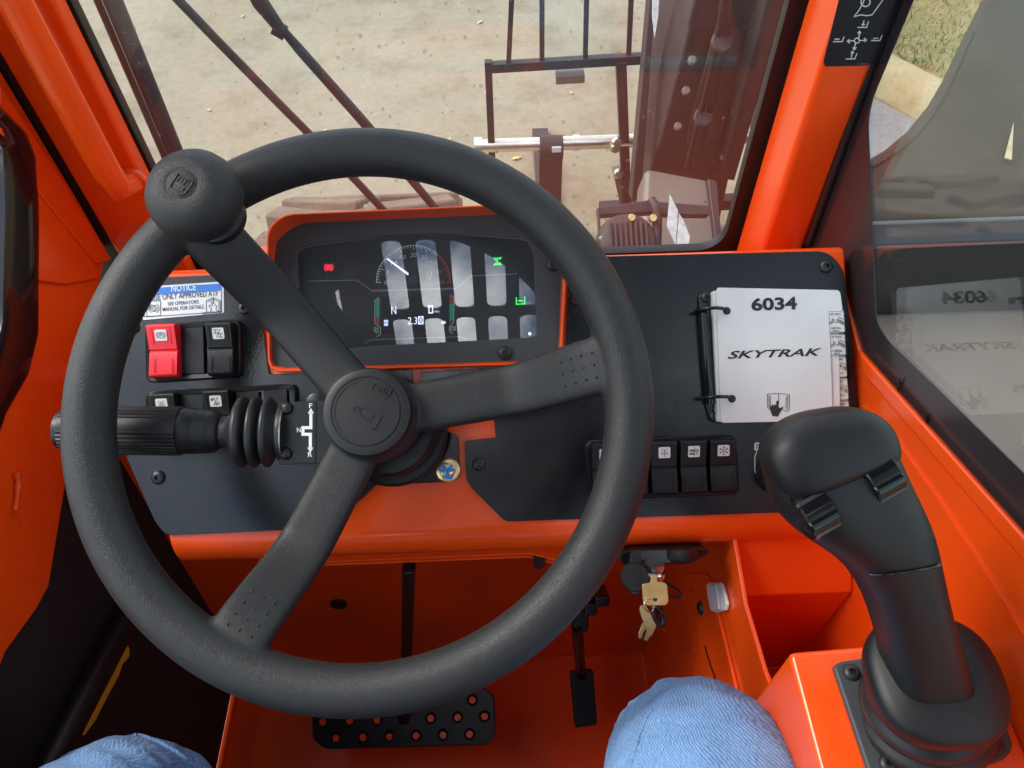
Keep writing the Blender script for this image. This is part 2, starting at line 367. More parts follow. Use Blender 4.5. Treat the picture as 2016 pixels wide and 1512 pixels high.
def text_mesh(s, bold=0.0, shear=0.0):
    cu = bpy.data.curves.new('t', 'FONT'); cu.body = s; cu.size = 1; cu.offset = bold; cu.shear = shear; cu.resolution_u = 3
    o = bpy.data.objects.new('t', cu); COL.objects.link(o)
    dg = bpy.context.evaluated_depsgraph_get(); dg.update(); me = bpy.data.meshes.new_from_object(o.evaluated_get(dg))
    bpy.data.objects.remove(o); bpy.data.curves.remove(cu); return me
def put_text(name, s, mw, w, h, mat, parent, bold=0.0, shear=0.0):
    me = text_mesh(s, bold, shear); me.name = name; me.materials.clear()
    xs = [v.co.x for v in me.vertices]; ys = [v.co.y for v in me.vertices]
    cx = (min(xs) + max(xs)) / 2; cy = (min(ys) + max(ys)) / 2; sx = w / (max(xs) - min(xs)); sy = h / (max(ys) - min(ys)) if h else sx
    for v in me.vertices: v.co = ((v.co.x - cx) * sx, (v.co.y - cy) * sy, 0)
    fin(me, mat, 0); o = bpy.data.objects.new(name, me); link(o, parent, mw); return o
def px_text(name, s, pl, x0, y0, x1, y1, h, mat, parent, bold=0.0, shear=0.0, rot=0.0):
    cx, cy = (x0 + x1) / 2, (y0 + y1) / 2; sc = pl.depth(cx, cy, h) / F
    mw = pl.m(pl.p(cx, cy, h)) @ Matrix.Rotation(rad(rot), 4, 'Z')
    return put_text(name, s, mw, (x1 - x0) * sc, (y1 - y0) * sc, mat, parent, bold, shear)
def polar(poly, c, n):
    out = []
    for k in range(n):
        d = Vector((math.cos(2 * math.pi * k / n), math.sin(2 * math.pi * k / n))); best = None
        for i in range(len(poly)):
            a = Vector(poly[i]) - c; e = Vector(poly[(i + 1) % len(poly)]) - Vector(poly[i])
            den = d.x * e.y - d.y * e.x
            if abs(den) < 1e-12: continue
            t = (a.x * e.y - a.y * e.x) / den; s = (a.x * d.y - a.y * d.x) / den
            if -1e-6 <= s <= 1 + 1e-6 and t > 0 and (best is None or t > best): best = t
        out.append((c.x + d.x * best, c.y + d.y * best))
    return out
def ring(name, loops, mat, parent=None, smooth=35, bevel=0):
    """closed ring through a list of equal-length 3-D loops"""
    n = len(loops[0]); v = [p for s in loops for p in s]; m = len(loops); f = []
    for i in range(m):
        for j in range(n):
            a = i * n + j; b = i * n + (j + 1) % n; i2 = (i + 1) % m; f.append([a, b, i2 * n + (j + 1) % n, i2 * n + j])
    return obj(name, v, f, mat, parent, smooth, bevel)
def copy_tree(o, mw_new, parent=None):
    """copy a thing with its parts; children keep their offset from it"""
    c = o.copy(); COL.objects.link(c); c.matrix_basis = mw_new; c.parent = parent; W[c.name] = mw_new.copy()
    for ch in [x for x in bpy.data.objects if x.parent == o]:
        d = ch.copy(); COL.objects.link(d); d.parent = c
        for g in [x for x in bpy.data.objects if x.parent == ch]:
            e = g.copy(); COL.objects.link(e); e.parent = d
    return c
_sm = {}
def screw(name, P, N, r, parent, mat='screwm', spin=0.0):
    key = (round(r, 5), mat)
    mw = axis_m(P, N) @ Matrix.Rotation(spin, 4, 'Z')
    if key in _sm:
        o = bpy.data.objects.new(name, _sm[key]); link(o, parent, mw); return o
    n = 36; prof = [(1, 0), (1, .10), (.93, .28), (.78, .45), (.58, .55)]
    secs = [[Vector((r * a * math.cos(2 * math.pi * k / n), r * a * math.sin(2 * math.pi * k / n), r * z)) for k in range(n)] for a, z in prof]
    for z in (.57, .12):
        secs.append([Vector((r * (.36 + .09 * math.cos(6 * 2 * math.pi * k / n)) * math.cos(2 * math.pi * k / n), r * (.36 + .09 * math.cos(6 * 2 * math.pi * k / n)) * math.sin(2 * math.pi * k / n), r * z)) for k in range(n)])
    o = loft(name, secs, mat, parent, smooth=40, mw=mw); _sm[key] = o.data; return o

# ================================================================== the setting
def sheet(name, pts, z, mat, th=.0):
    v = [(x, y, z) for x, y in pts]; return struct(obj(name, v, [list(range(len(v)))], mat, None, 0))
sheet('ground', [(-120, -120), (120, -120), (120, 120), (-120, 120)], -1.0, 'yard')
KD = Vector((.53, -.85)).normalized(); KN = Vector((-KD.y, KD.x))     # kerb direction, and towards the lawn
if KN.x < 0: KN = -KN
K0 = Vector((1.97, 3.47))                                             # foot of the kerb
def kp(s, t): q = K0 + KD * s + KN * t; return (q.x, q.y)
def kstrip(name, t0, t1, z, mat, s0=-40, s1=40): return sheet(name, [kp(s0, t0), kp(s1, t0), kp(s1, t1), kp(s0, t1)], z, mat)
kstrip('road', -.55, -.02, -.996, 'asphalt', -.55, 40)
kx = []
for s in (-40, 40):
    kx.append([Vector((*kp(s, t), z)) for t, z in ((0, -1.0), (.02, -.90), (.05, -.865), (.16, -.86), (.17, -1.0))])
kerb = loft('kerb', kx, 'kerb', None, smooth=30); struct(kerb)
lawn = kstrip('lawn', .17, 60, -.872, 'soil')
gv, gf, gm = [], [], []
for i in range(9000):
    s = random.uniform(-2.2, 1.6); t = .19 + random.random() ** 1.5 * 2.6
    x, y = kp(s, t); h = random.uniform(.02, .055); a = random.uniform(0, 6.28); w = .004
    lx, ly = random.uniform(-.03, .03), random.uniform(-.03, .03); b = len(gv)
    gv += [(x - w * math.cos(a), y - w * math.sin(a), -.873), (x + w * math.cos(a), y + w * math.sin(a), -.873), (x + lx, y + ly, -.873 + h)]
    gf.append([b, b + 1, b + 2]); green = math.sin(s * 2.1 + 1.2) + math.sin(t * 3.7 + s) + random.uniform(-.8, .8)
    gm.append(1 if green > 1.35 else 0)
gr = obj('grass', gv, gf, 'blade1', None, 0, fixn=False); gr.data.materials.append(M['blade2'])
gr.data.polygons.foreach_set('material_index', gm)
gr['kind'] = 'stuff'; gr['label'] = 'dry short grass of the lawn beyond the kerb'; gr['category'] = 'grass'
# a scatter of fallen leaves on the yard
lv, lf = [], []
for i in range(26):
    x = random.uniform(-1.8, 1.6); y = random.uniform(2.4, 5.2); a = random.uniform(0, 6.28); r = random.uniform(.012, .03); b = len(lv)
    for k in range(6):
        q = a + k * math.pi / 3; e = r * (1.0 if k % 3 == 0 else .5)
        lv.append((x + e * math.cos(q), y + e * math.sin(q), -.996 + .006 * (k % 2)))
    lf.append(list(range(b, b + 6)))
M['leaf'] = mk('dead_leaf', (.50, .37, .17), .8)
lo = obj('fallen_leaves', lv, lf, 'leaf', None, 0, fixn=False); lo['kind'] = 'stuff'; lo['label'] = 'tiny dead leaves scattered over the concrete yard'; lo['category'] = 'leaves'

# ================================================================== the cab
XL, XR, YW = -.42, .297, .62
cab = thing('telehandler_cab', 'orange steel telehandler cab around the driver, with glass and slotted roof', 'cab', (0, 0, -.03))
box('floor', (-.43, -.9, -.03), (.1905, .42, 0), 'floorpaint', cab, .002)
box('chassis', (.0, -1.2, -.70), (.55, .9, -.035), 'darksteel', cab, .01)
# toe wall from floor crease up behind the pedals
v, f = prism_data([(-.43, .365, .0), (-.43, .455, .60), (-.43, .475, .60), (-.43, .385, .0)], [(.186, .365, .0), (.186, .455, .60), (.186, .475, .60), (.186, .385, .0)])
obj('toe_wall', v, f, 'floorpaint', cab, 35, .002)
# pillars
WXL, WXR = -.346, .252
box('pillar', (WXR, .548, .40), (.2945, .612, 1.74), 'orange', cab, .006, 3)
box('pillar', (-.412, .598, .45), (WXL, .617, 1.74), 'orange', cab, .004, 3)
for x in (-.42, .25): box('pillar', (x, -.95, .0), (x + .05, -.9, 1.74), 'orange', cab, .006)
# bottom rail under the windscreen
box('front_rail', (-.415, .585, .40), (.2945, .625, .575), 'orange', cab, .004)
# windscreen: glass, dark seal ring
box('windshield', (WXL - .012, .6205, .56), (WXR + .012, .6255, 1.72), 'windshield', cab)
def rrect(x0, z0, x1, z1, r, n=8):
    o = []
    for cx, cz, a in ((x1 - r, z1 - r, 0), (x0 + r, z1 - r, 90), (x0 + r, z0 + r, 180), (x1 - r, z0 + r, 270)):
        o += [(cx + r * math.cos(rad(a + 90 * k / n)), cz + r * math.sin(rad(a + 90 * k / n))) for k in range(n + 1)]
    return o
A = rrect(WXL - .014, .555, WXR + .014, 1.725, .03); B = rrect(WXL + .002, .590, WXR - .012, 1.70, .028)
ring('windshield_seal', [[(x, .6195, z) for x, z in A], [(x, .6175, z) for x, z in B], [(x, .629, z) for x, z in B], [(x, .629, z) for x, z in A]], 'seal', cab)
box('door_seal', (-.47, .6015, .0), (-.4125, .6165, 1.74), 'seal', cab)
# water drops on the outer face of the windscreen
dv, dfc = [], []
for i in range(420):
    x = random.uniform(WXL + .02, WXR - .02); z = .60 + random.random() ** 1.3 * .42; r = random.choice((.0006, .0008, .001, .0012, .0018))
    b = len(dv); n = 8
    for k in range(n): dv.append((x + r * math.cos(k * 2 * math.pi / n), .6256, z + r * 1.15 * math.sin(k * 2 * math.pi / n)))
    for k in range(n): dv.append((x + .55 * r * math.cos(k * 2 * math.pi / n), .6256 + r * .6, z + .55 * r * math.sin(k * 2 * math.pi / n)))
    for k in range(n): dfc.append([b + k, b + (k + 1) % n, b + n + (k + 1) % n, b + n + k])
    dfc.append([b + n + k for k in range(n)])
wd = obj('water_drops', dv, dfc, 'drop', cab, 180); wd['kind'] = 'stuff'
# roof: steel plate with two rows of rounded slots
RZ = 1.75
rxs = [-.42, *sum([[-.30 + .0815 * k, -.30 + .0815 * k + .049] for k in range(7)], []), .30]
yrow = [(-.03, -.222), (-.25, -.45), (-.48, -.66)]
rp = bmesh.new()
def slotted(z0, z1):
    v = []; f = []
    def bx(x0, y0, x1, y1):
        A = [(x0, y0, z0), (x1, y0, z0), (x1, y1, z0), (x0, y1, z0)]; b = len(v); q, g = prism_data(A, [(x, y, z1) for x, y, _ in A]); v.extend(q); f.extend([[i + b for i in k] for k in g])
    return v, f, bx
v, f, bx = slotted(RZ, RZ + .012)
bx(-.42, -.028, .30, .64); bx(-.42, -.95, .30, -.662)
for (ya, yb), (yc, yd) in zip(yrow[:-1], yrow[1:]): bx(-.42, yc + .002, .30, yb - .002)
for ya, yb in yrow:
    for k in range(8):
        x0 = -.42 if k == 0 else -.30 + .0815 * (k - 1) + .049; x1 = .30 if k == 7 else -.30 + .0815 * k
        bx(x0, yb, x1, ya)
obj('roof_plate', v, f, 'liner', cab, 0)
# corner gussets that round the slot ends
v, f = [], []
for ya, yb in yrow:
    for k in range(7):
        x0 = -.30 + .0815 * k; x1 = x0 + .049; r = .013
        for cx, cy, sx, sy in ((x0, ya, 1, -1), (x1, ya, -1, -1), (x0, yb, 1, 1), (x1, yb, -1, 1)):
            loop = [(cx, cy)] + [(cx + sx * r * (1 - math.sin(rad(90 * q / 5))), cy + sy * r * (1 - math.cos(rad(90 * q / 5)))) for q in range(6)]
            b = len(v); q, g = prism_data([(x, y, RZ + .001) for x, y in loop], [(x, y, RZ + .011) for x, y in loop]); v.extend(q); f.extend([[i + b for i in h] for h in g])
obj('roof_slot_corners', v, f, 'liner', cab, 0)['kind'] = 'stuff'
# rear wall under the rear window
box('rear_wall', (-.42, -.95, 0), (.30, -.92, .95), 'orange', cab, .003)
# footwell side wall on the right, edge traced from the photo
PX = plane_x(.186)
top = [PX.p(*q) for q in ((1437, 1030), (1443, 1060), (1465, 1190), (1503, 1320), (1535, 1400), (1590, 1512))]
prof = [(.46, .001), (.46, .56)] + [(p.y, p.z) for p in top] + [(-.30, top[-1].z + .02), (-.30, .001)]
v, f = prism_data([(.186, y, z) for y, z in prof], [(.190, y, z) for y, z in prof]); obj('footwell_wall', v, f, 'orange', cab, 35, .0015)
fp = rounded([(1340, 1128), (1392, 1130), (1402, 1165), (1450, 1365), (1475, 1480), (1390, 1480)], 10)
plate('access_panel', PX, fp, .0002, .0035, 'orange', cab, bevel=.001)
px_strokes('panel_slot', PX, [[(1388, 1272), (1396, 1300), (1420, 1370), (1440, 1430)]], 5, .0038, 'seal', cab, .0006)
screw('bolt', PX.p(1381, 1197, .0035), PX.N, .007, cab)
# right side wall below the glass with folded flange
PW = plane_x(.294)
plate('side_wall', PW, [(1655, 560), (1690, 690), (2016, 1058), (2300, 1390), (2400, 2400), (1500, 1700), (1480, 1300), (1560, 1000)], -.014, 0, 'orange', cab, bevel=.0015)
plate('wall_flange', PW, [(1690, 692), (2016, 1060), (2300, 1392), (2300, 1440), (2016, 1108), (1700, 738)], 0.0005, .0045, 'orange', cab, bevel=.0018)
px_strokes('weld_bead', PW, [[(1700, 800), (1760, 860), (1850, 985), (1985, 1195), (2040, 1290)]], 7, .0002, 'orange', cab, .0015)
# side glass and its painted border
GP = plane_x(.2985)
box('side_window', (.2985, -.9, .45), (.3025, .60, 1.72), 'sideglass', cab)
plate('window_border', GP, rounded([(1772, -60), (1822, -60), (1716, 195), (1708, 240), (1724, 630), (1742, 664), (2330, 1240), (2330, 1440), (1690, 700), (1640, 560), (1560, 500)], [0, 0, 30, 30, 18, 18, 0, 0, 0, 0, 0]), .0006, .0016, 'frit', cab)
tube('window_seal', [GP.p(1772, -30, .004), GP.p(1592, 480, .004)], .0045, 'seal', cab)
for q in ((1767, 757, 1772, 765), (1820, 815, 1826, 838)):       # little moulding whiskers of the seal
    px_strokes('seal_whisker', GP, [[(q[0], q[1]), (q[2], q[3] - 18), (q[2] - 3, q[3] + 5)]], 5, .003, 'seal', cab, .0008)
# left: round grab bar welded to the pillar
g0 = plane_y(.572).p(228, 372)
gb = [Vector((g0.x, .572, 1.70)), Vector((g0.x, .572, 1.1)), Vector((g0.x, .572, g0.z + .02)), Vector((g0.x + .001, .574, g0.z)), Vector((g0.x + .004, .600, g0.z - .012))]
tube('grab_bar', gb, [.0130] * 3 + [.0125, .011], 'orange', cab, 20)
wb = [(g0.x + .004 + .012 * math.cos(a * .7), .597, g0.z - .010 + .012 * math.sin(a * .7)) for a in range(10)]
tube('weld_bead', wb, .0035, 'orange', cab, 8)
# left sill wall between door and footwell
box('door_sill', (-.432, -.9, -.02), (-.424, .58, .02), 'orange', cab, .002)

# pillar decal with lever pattern (flat print)
PD = plane_y(.5475)
dec = thing('control_decal', 'black lever pattern decal with white arrows on the orange pillar', 'decal', PD.p(1700, 60, .001))
plate('decal_face', PD, rounded([(1672, -80), (1621, 122), (1624, 131), (1712, 129), (1733, 118), (1808, -80)], [0, 8, 8, 10, 10, 0]), .0002, .0009, 'decal', dec)
pk = [[(1681, 33), (1690, 22), (1697, 10), (1706, -10)], [(1681, 33), (1695, 29), (1706, 31), (1717, 29), (1738, 0)], arc(1704, 4, 9, 0, 360, 14),
      arc(1687, 80, 5, 0, 360, 14), [(1691, 75), (1692, 62)], [(1684, 85), (1682, 97)], [(1682, 80), (1669, 81)], [(1692, 80), (1705, 79)],
      [(1688, 66), (1692, 61), (1695, 66)], [(1679, 93), (1682, 98), (1686, 93)], [(1673, 77), (1668, 81), (1673, 85)], [(1701, 75), (1706, 79), (1701, 83)],
      [(1688, 54), (1706, 54), (1710, 42)], [(1701, 40), (1699, 51)], [(1697, 47), (1699, 51), (1703, 47)],
      [(1640, 82), (1658, 82), (1662, 72)], [(1643, 77), (1653, 77)], [(1715, 80), (1732, 80), (1737, 69)], [(1729, 75), (1719, 76)],
      [(1665, 116), (1683, 116), (1687, 105)], [(1676, 114), (1678, 102)], [(1675, 105), (1678, 101), (1681, 105)]]
px_strokes('lever_diagram', PD, pk, 2.0, .0013, 'wprint', dec)
px_text('decal_number', '1001236622 A', PD, 1688, 124, 1712, 127, .0013, 'g_line', dec)

# ================================================================== cab door on the left
PDO = plane_x(XL, -1)
door = thing('cab_door', 'orange cab door frame with black gasketed window and dark textured lower trim', 'door', (XL, .1, .05))
def yz(q, h=0): p = PDO.p(*q, h); return (p.y, p.z)
frame_out = [(-.88, .52), (.10, .52)] + [yz(q) for q in ((0, 1300), (95, 1168), (132, 940), (165, 720), (196, 545), (222, 512))] + [(.600, .70), (.600, 1.72), (-.88, 1.72)]
frame_in = [(-.80, .66), (.28, .655)] + [yz(q) for q in ((0, 806), (40, 745), (62, 660), (64, 420), (58, 310), (40, 262), (0, 222))] + [(.545, .90), (.53, 1.64), (-.80, 1.66)]
c = Vector((-.1, 1.1)); c = Vector((.15, 1.05))
N_ = 160
po, pi_ = polar(frame_out, c, N_), polar(frame_in, c, N_)
ring('door_frame', [[(XL, y, z) for y, z in po], [(XL, y, z) for y, z in pi_], [(XL - .03, y, z) for y, z in pi_], [(XL - .03, y, z) for y, z in po]], 'orange', door, 30, .002)
pg = polar([(c.x + (y - c.x) * .985, c.y + (z - c.y) * .975) for y, z in pi_], c, N_)
pg2 = [(c.x + (y - c.x) * .93, c.y + (z - c.y) * .90) for y, z in pi_]
ring('window_gasket', [[(XL + .006, y, z) for y, z in pi_], [(XL + .013, (y + y2) / 2, (z + z2) / 2) for (y, z), (y2, z2) in zip(pi_, pg2)], [(XL + .004, y, z) for y, z in pg2], [(XL - .02, y, z) for y, z in pg2], [(XL - .02, y, z) for y, z in pi_]], 'gloss', door, 60)
box('door_glass', (XL - .014, -.82, .62), (XL - .010, .57, 1.66), 'doorglass', door)
# stiffener leaf folded onto the frame, with its welds
plate('stiffener', PDO, [(72, 365), (92, 372), (188, 522), (196, 548), (132, 560), (72, 552)], .0005, .004, 'orange', door, bevel=.0015)
plate('frame_leaf', PDO, [(0, 258), (70, 370), (192, 520), (222, 512), (110, 330), (0, 165)], .0006, .0065, 'orange', door, bevel=.002)
for pts in ([(74, 368), (92, 392), (120, 430), (150, 470), (178, 505)], [(64, 545), (64, 575), (60, 610)], [(34, 930), (36, 960), (30, 1005)]):
    q = smooth_path([PDO.p(x, y, .003) for x, y in pts], 6)
    tube('weld_bead', q, [.0028 + random.uniform(-.0008, .001) for _ in q], 'orange', door, 8)
tr_ = [(-.88, .03), (.585, .03), (.585, .60), (.45, .60), (.36, .575), (.20, .57), (.10, .535), (-.88, .535)]
v, f = prism_data([(XL - .024, y, z) for y, z in tr_], [(XL - .006, y, z) for y, z in tr_]); obj('door_trim', v, f, 'mat', door, 35, .003)
tb = [at_depth(75, 1560, .70), at_depth(130, 1440, .74), at_depth(215, 1280, .79), at_depth(262, 1200, .81)]
tb = [PDO.p(x, y, .012) for x, y in ((60, 1580), (135, 1435), (215, 1285), (275, 1175))]
tube('door_strut', tb, .0125, 'plastic', door, 18)
yq = [(160, 1446), (164, 1436), (184, 1395), (205, 1352), (217, 1325), (224, 1302), (236, 1281), (248, 1264), (255, 1278), (254, 1293), (241, 1308), (234, 1330), (212, 1370), (188, 1418), (166, 1448)]
plate('paint_mark', PDO, yq, -.0055, -.005, 'yellow', door)

# ================================================================== outside the windscreen
post = thing('mirror_post', 'dark wet mirror post standing upright outside the windscreen, beside left pillar', 'post', (-.362, .70, .50))
tube('pole', [(-.345, .70, 1.75), (-.348, .70, 1.0), (-.357, .70, .66)], .0088, 'darksteel', post, 16)
tube('rib', [(-.355, .692, 1.75), (-.358, .692, 1.0), (-.367, .692, .64)], .0035, 'darksteel', post, 8)
lathe('foot_socket', [(.020, -.05), (.021, .0), (.019, .06), (.013, .065)], Matrix.Translation((-.364, .70, .60)), 'darksteel', post, 24)
PWI = plane_y(.668)
wa = thing('wiper_arm', 'plain slim black wiper link arm outside the windscreen, without clip', 'wiper', PWI.p(750, 408), 'wiper arms')
tube('link', [PWI.p(330, -22), PWI.p(420, 72), PWI.p(560, 215), PWI.p(700, 355), PWI.p(770, 430)], (.0042), 'darksteel', wa, 10)
wb_ = thing('wiper_arm', 'black wiper arm with blade holder and clip outside the windscreen', 'wiper', PWI.p(850, 400), 'wiper arms')
tube('link', [PWI.p(545, 45), PWI.p(590, 98), PWI.p(720, 245), PWI.p(850, 402), PWI.p(880, 440)], [.0035, .0048, .0052, .0045, .0045], 'darksteel', wb_, 10)
tube('blade_holder', [PWI.p(470, -60), PWI.p(512, 4), PWI.p(548, 52)], [.0035, .0075, .0055], 'darksteel', wb_, 10)
tube('clip', [PWI.p(538, 52), PWI.p(562, 66)], .0068, 'darksteel', wb_, 12)
# cowl ledge behind the dash on the left, seen under the knob
cowl = thing('front_cowl', 'glossy orange cowl outside below the windscreen beside the mirror post', 'cowl', (-.25, .68, .45))
v, f = prism_data([(-.46, .632, .545), (-.25, .632, .545), (-.26, .715, .537), (-.46, .715, .537)], [(-.46, .632, .40), (-.25, .632, .40), (-.26, .715, .40), (-.46, .715, .40)])
obj('cowl_panel', v, f, 'orange', cowl, 35, .008)

# front wheel
fa = thing('front_axle', 'front axle with dusty brown lugged tyre below the windscreen', 'axle', (-.30, 1.02, -1.0))
TC = Vector((-.30, 1.02, -.390)); TR, TW = .595, .36
prof = []
for a in range(0, 361, 15): prof.append((TR - .13 + .13 * math.cos(rad(a)), TW / 2 * (abs(math.sin(rad(a))) ** .55) * (1 if math.sin(rad(a)) >= 0 else -1)))
secs = []
for k in range(64):
    t = 2 * math.pi * k / 64; secs.append([TC + Vector((x, r * math.cos(t), r * math.sin(t))) for r, x in prof[:-1]])
ty = ring('tyre', secs, 'tyre', fa, 60)
lug = None
for k in range(30):
    for s in (-1, 1):
        t = 2 * math.pi * (k + (0 if s > 0 else .5)) / 30
        mw = Matrix.Translation(TC) @ Matrix.Rotation(t, 4, 'X') @ Matrix.Translation((s * TW * .27, 0, TR - .003)) @ Matrix.Rotation(s * .35, 4, 'Z')
        if lug is None: o = box('tread_lug', (-.095, -.028, -.02), (.095, .028, .017), 'tyre', ty, .006, mw=mw); lug = o
        else: o = bpy.data.objects.new('tread_lug', lug.data); link(o, ty, mw); m_ = o.modifiers.new('bevel', 'BEVEL'); m_.width = .006; m_.segments = 2
lathe('rim', [(.05, -.10), (.30, -.10), (.34, -.16), (.345, .16), (.30, .10), (.05, .10)], axis_m(TC, (1, 0, 0)), 'orange', fa, 40)
tube('axle_tube', [TC + Vector((.05, 0, 0)), TC + Vector((.9, 0, 0))], .07, 'darksteel', fa, 20)

# engine hood to the right of the cab
hood = thing('engine_hood', 'broad dark olive engine hood with rounded nose outside the side window', 'hood', (1.2, .5, -.75))
HZ = plane_z(.12)
hp = [HZ.p(*q) for q in ((1715, 300), (1747, 281), (1790, 245), (1835, 190), (1870, 130), (1902, 60), (1938, -10), (1975, -90))]
plan = [(.60, 1.20), (.66, 1.26)] + [(p.x, p.y) for p in hp] + [(2.3, 3.0), (2.7, 2.2), (2.7, 1.20)]
v, f = prism_data([(x, y, -.72) for x, y in plan], [(x, y, .12) for x, y in plan]); obj('hood_shell', v, f, 'hood', hood, 35, .03, 4)
ip = [HZ.p(*q) for q in ((1715, 330), (1752, 308), (1795, 274), (1842, 215), (1880, 140), (1912, 66))]
tube('hood_edge_highlight', smooth_path([(p.x, p.y, .1215) for p in ip], 6), .005, 'hood', hood, 8)  # raised bead added to draw the highlight along the rounded edge
box('rear_trim', (.60, 1.185, .06), (2.7, 1.197, .130), 'hoodtrim', hood, .004)
box('rear_deck', (.60, -1.6, -.72), (2.7, 1.17, -.12), 'boomtan', hood, .02)
plate('ground_gap_wedge', plane_z(.124), [(1978, 310), (1996, 240), (1992, 314)], 0, .003, 'kerb', hood)  # added wedge standing in for bright ground seen between the dark masses
box('hood_leg', (.7, -1.5, -1.0), (2.6, .6, -.70), 'darksteel', hood, .01)

# fork carriage
CY = 2.5; PC = plane_y(CY)
car = thing('fork_carriage', 'dark steel fork carriage with tall load backrest bars in front', 'carriage', (.45, CY, -1.0))
def bar(name, a, b, w, d, par=car, mat='darksteel', pl=PC):
    A = pl.p(*a); B = pl.p(*b); t = (B - A).normalized(); s = t.cross(Vector((0, 1, 0))).normalized() * (w / 2); e = Vector((0, d / 2, 0))
    v, f = prism_data([A + s + e, A - s + e, A - s - e, A + s - e], [B + s + e, B - s + e, B - s - e, B + s - e]); return obj(name, v, f, mat, par, 35, .002)
bar('frame_rail', (955, 133), (1540, 98), .032, .032)
bar('frame_post', (961, 120), (970, 345), .026, .03)
bar('frame_post', (1222, 118), (1236, 470), .036, .05)
bar('frame_post', (1505, 96), (1470, 440), .036, .05)
bar('rail_stop', (1094, 152), (1150, 149), .03, .05, mat='boomtan')
for a, b in (((1001, 130), (1010, -60)), ((1067, 128), (1067, -60)), ((1152, 124), (1156, -60)), ((1237, 120), (1245, -60)), ((1330, 115), (1336, -60)), ((1420, 110), (1424, -60)), ((1508, 104), (1510, -60))):
    bar('backrest_bar', a, b, .017, .017)
sa, sb = PC.p(938, 288), PC.p(1500, 268)
tube('fork_shaft', [sa, sb], .026, 'shaft', car, 20)
tube('shaft_collar', [PC.p(934, 288), PC.p(950, 287.5)], .034, 'shaft', car, 20)
tube('shaft_collar', [PC.p(1128, 281), PC.p(1140, 280.5)], .030, 'shaft', car, 20)
bar('lower_beam', (1180, 412), (1470, 395), .05, .05)
bar('cross_plate', (1215, 330), (1245, 470), .04, .03, mat='boomtan')
for q in ((1216, 341), (1214, 278), (1434, 332), (1210, 290)):
    lathe('pin_nut', [(.001, 0), (.019, 0), (.021, .012), (.015, .03), (.001, .032)], axis_m(PC.p(*q, .03), (0, -1, .4)), 'shaft', car, 12)
for k, (xc, lab) in enumerate(((1085, 'dark fork tine hung on the shaft clear of the boom'), (1408, 'dark fork tine hung on the shaft behind the boom'))):
    fk = thing('fork_tine', lab, 'fork', PC.p(xc, 470), 'fork tines')
    P = PC.p(xc, 290); x = P.x
    lathe('eye', [(.030, -.045), (.046, -.045), (.046, .045), (.030, .045)], axis_m((x, CY, P.z), (1, 0, 0)), 'darksteel', fk, 24)
    box('shank', (x - .047, CY - .005, -.985), (x + .047, CY + .045, P.z), 'darksteel', fk, .005)
    v, f = prism_data([(x - .047, CY + .04, -.99), (x + .047, CY + .04, -.99), (x + .04, CY + .78, -.985), (x - .04, CY + .78, -.985)], [(x - .047, CY + .04, -.945), (x + .047, CY + .04, -.945), (x + .04, CY + .78, -.972), (x - .04, CY + .78, -.972)])
    obj('tine', v, f, 'darksteel', fk, 35, .004)
    box('eye_label', (x + .0, CY - .052, P.z + .012), (x + .035, CY - .046, P.z + .034), 'wprint', fk)

# boom coming down to the carriage
boom = thing('telescopic_boom', 'large dark boom arm slanting down to the fork carriage', 'boom', (.75, 2.2, -.95))
def hexa(name, pa, da, pb, db, th, mat, bevel=.01):
    """beam with px outline; pa/pb are (left,right) pixel pairs at depths da/db, th its depth thickness"""
    q = [at_depth(*pa[0], da), at_depth(*pa[1], da), at_depth(*pb[1], db), at_depth(*pb[0], db)]
    n = (q[1] - q[0]).cross(q[3] - q[0]).normalized(); n = n if n.dot(AX) > 0 else -n
    v, f = prism_data(q, [p + n * th for p in q]); return obj(name, v, f, mat, boom, 35, bevel)
hexa('outer_boom', ((1382, -60), (1540, -60)), 1.80, ((1352, 58), (1512, 50)), 1.98, .22, 'darksteel')
hexa('inner_boom', ((1360, 40), (1506, 32)), 2.02, ((1262, 420), (1418, 432)), 2.75, .20, 'darksteel')
hexa('lit_strip', ((1410, 60), (1482, 58)), 2.00, ((1330, 345), (1398, 352)), 2.60, .02, 'boomlit_rib', .004)  # light falling along the boom, put in as a lighter plate
hexa('hose_guard', ((1282, -30), (1292, -30)), 2.2, ((1243, 395), (1262, 395)), 2.55, .08, 'darksteel', .004)
hexa('lit_side_face', ((1286, -30), (1372, -30)), 2.35, ((1254, 300), (1300, 300)), 2.60, .02, 'boomtan', .004)  # boom side face given a tan tone for the light on it
hexa('boom_edge', ((1520, -40), (1560, -40)), 1.7, ((1418, 352), (1446, 356)), 2.5, .1, 'darksteel', .004)
hexa('nose_cover', ((1270, 328), (1398, 352)), 2.18, ((1260, 500), (1420, 500)), 2.10, .12, 'boomtan', .02)
hexa('nose_lip', ((1394, 350), (1412, 358)), 2.16, ((1412, 500), (1424, 500)), 2.08, .13, 'darksteel', .004)
hexa('nose_bracket', ((1176, 408), (1286, 392)), 1.86, ((1178, 424), (1290, 418)), 1.86, .04, 'darksteel', .004)
hexa('nose_bracket', ((1290, 396), (1396, 404)), 1.86, ((1292, 422), (1398, 424)), 1.86, .04, 'darksteel', .004)
tube('bracket_stay', [at_depth(1177, 412, 1.86), at_depth(1182, 490, 1.84)], .004, 'darksteel', boom, 8)
tube('hydraulic_hose', smooth_path([at_depth(1282, 394, 1.84), at_depth(1291, 408, 1.83), at_depth(1294, 430, 1.83), at_depth(1292, 500, 1.83)], 5), .012, 'darksteel', boom, 10)
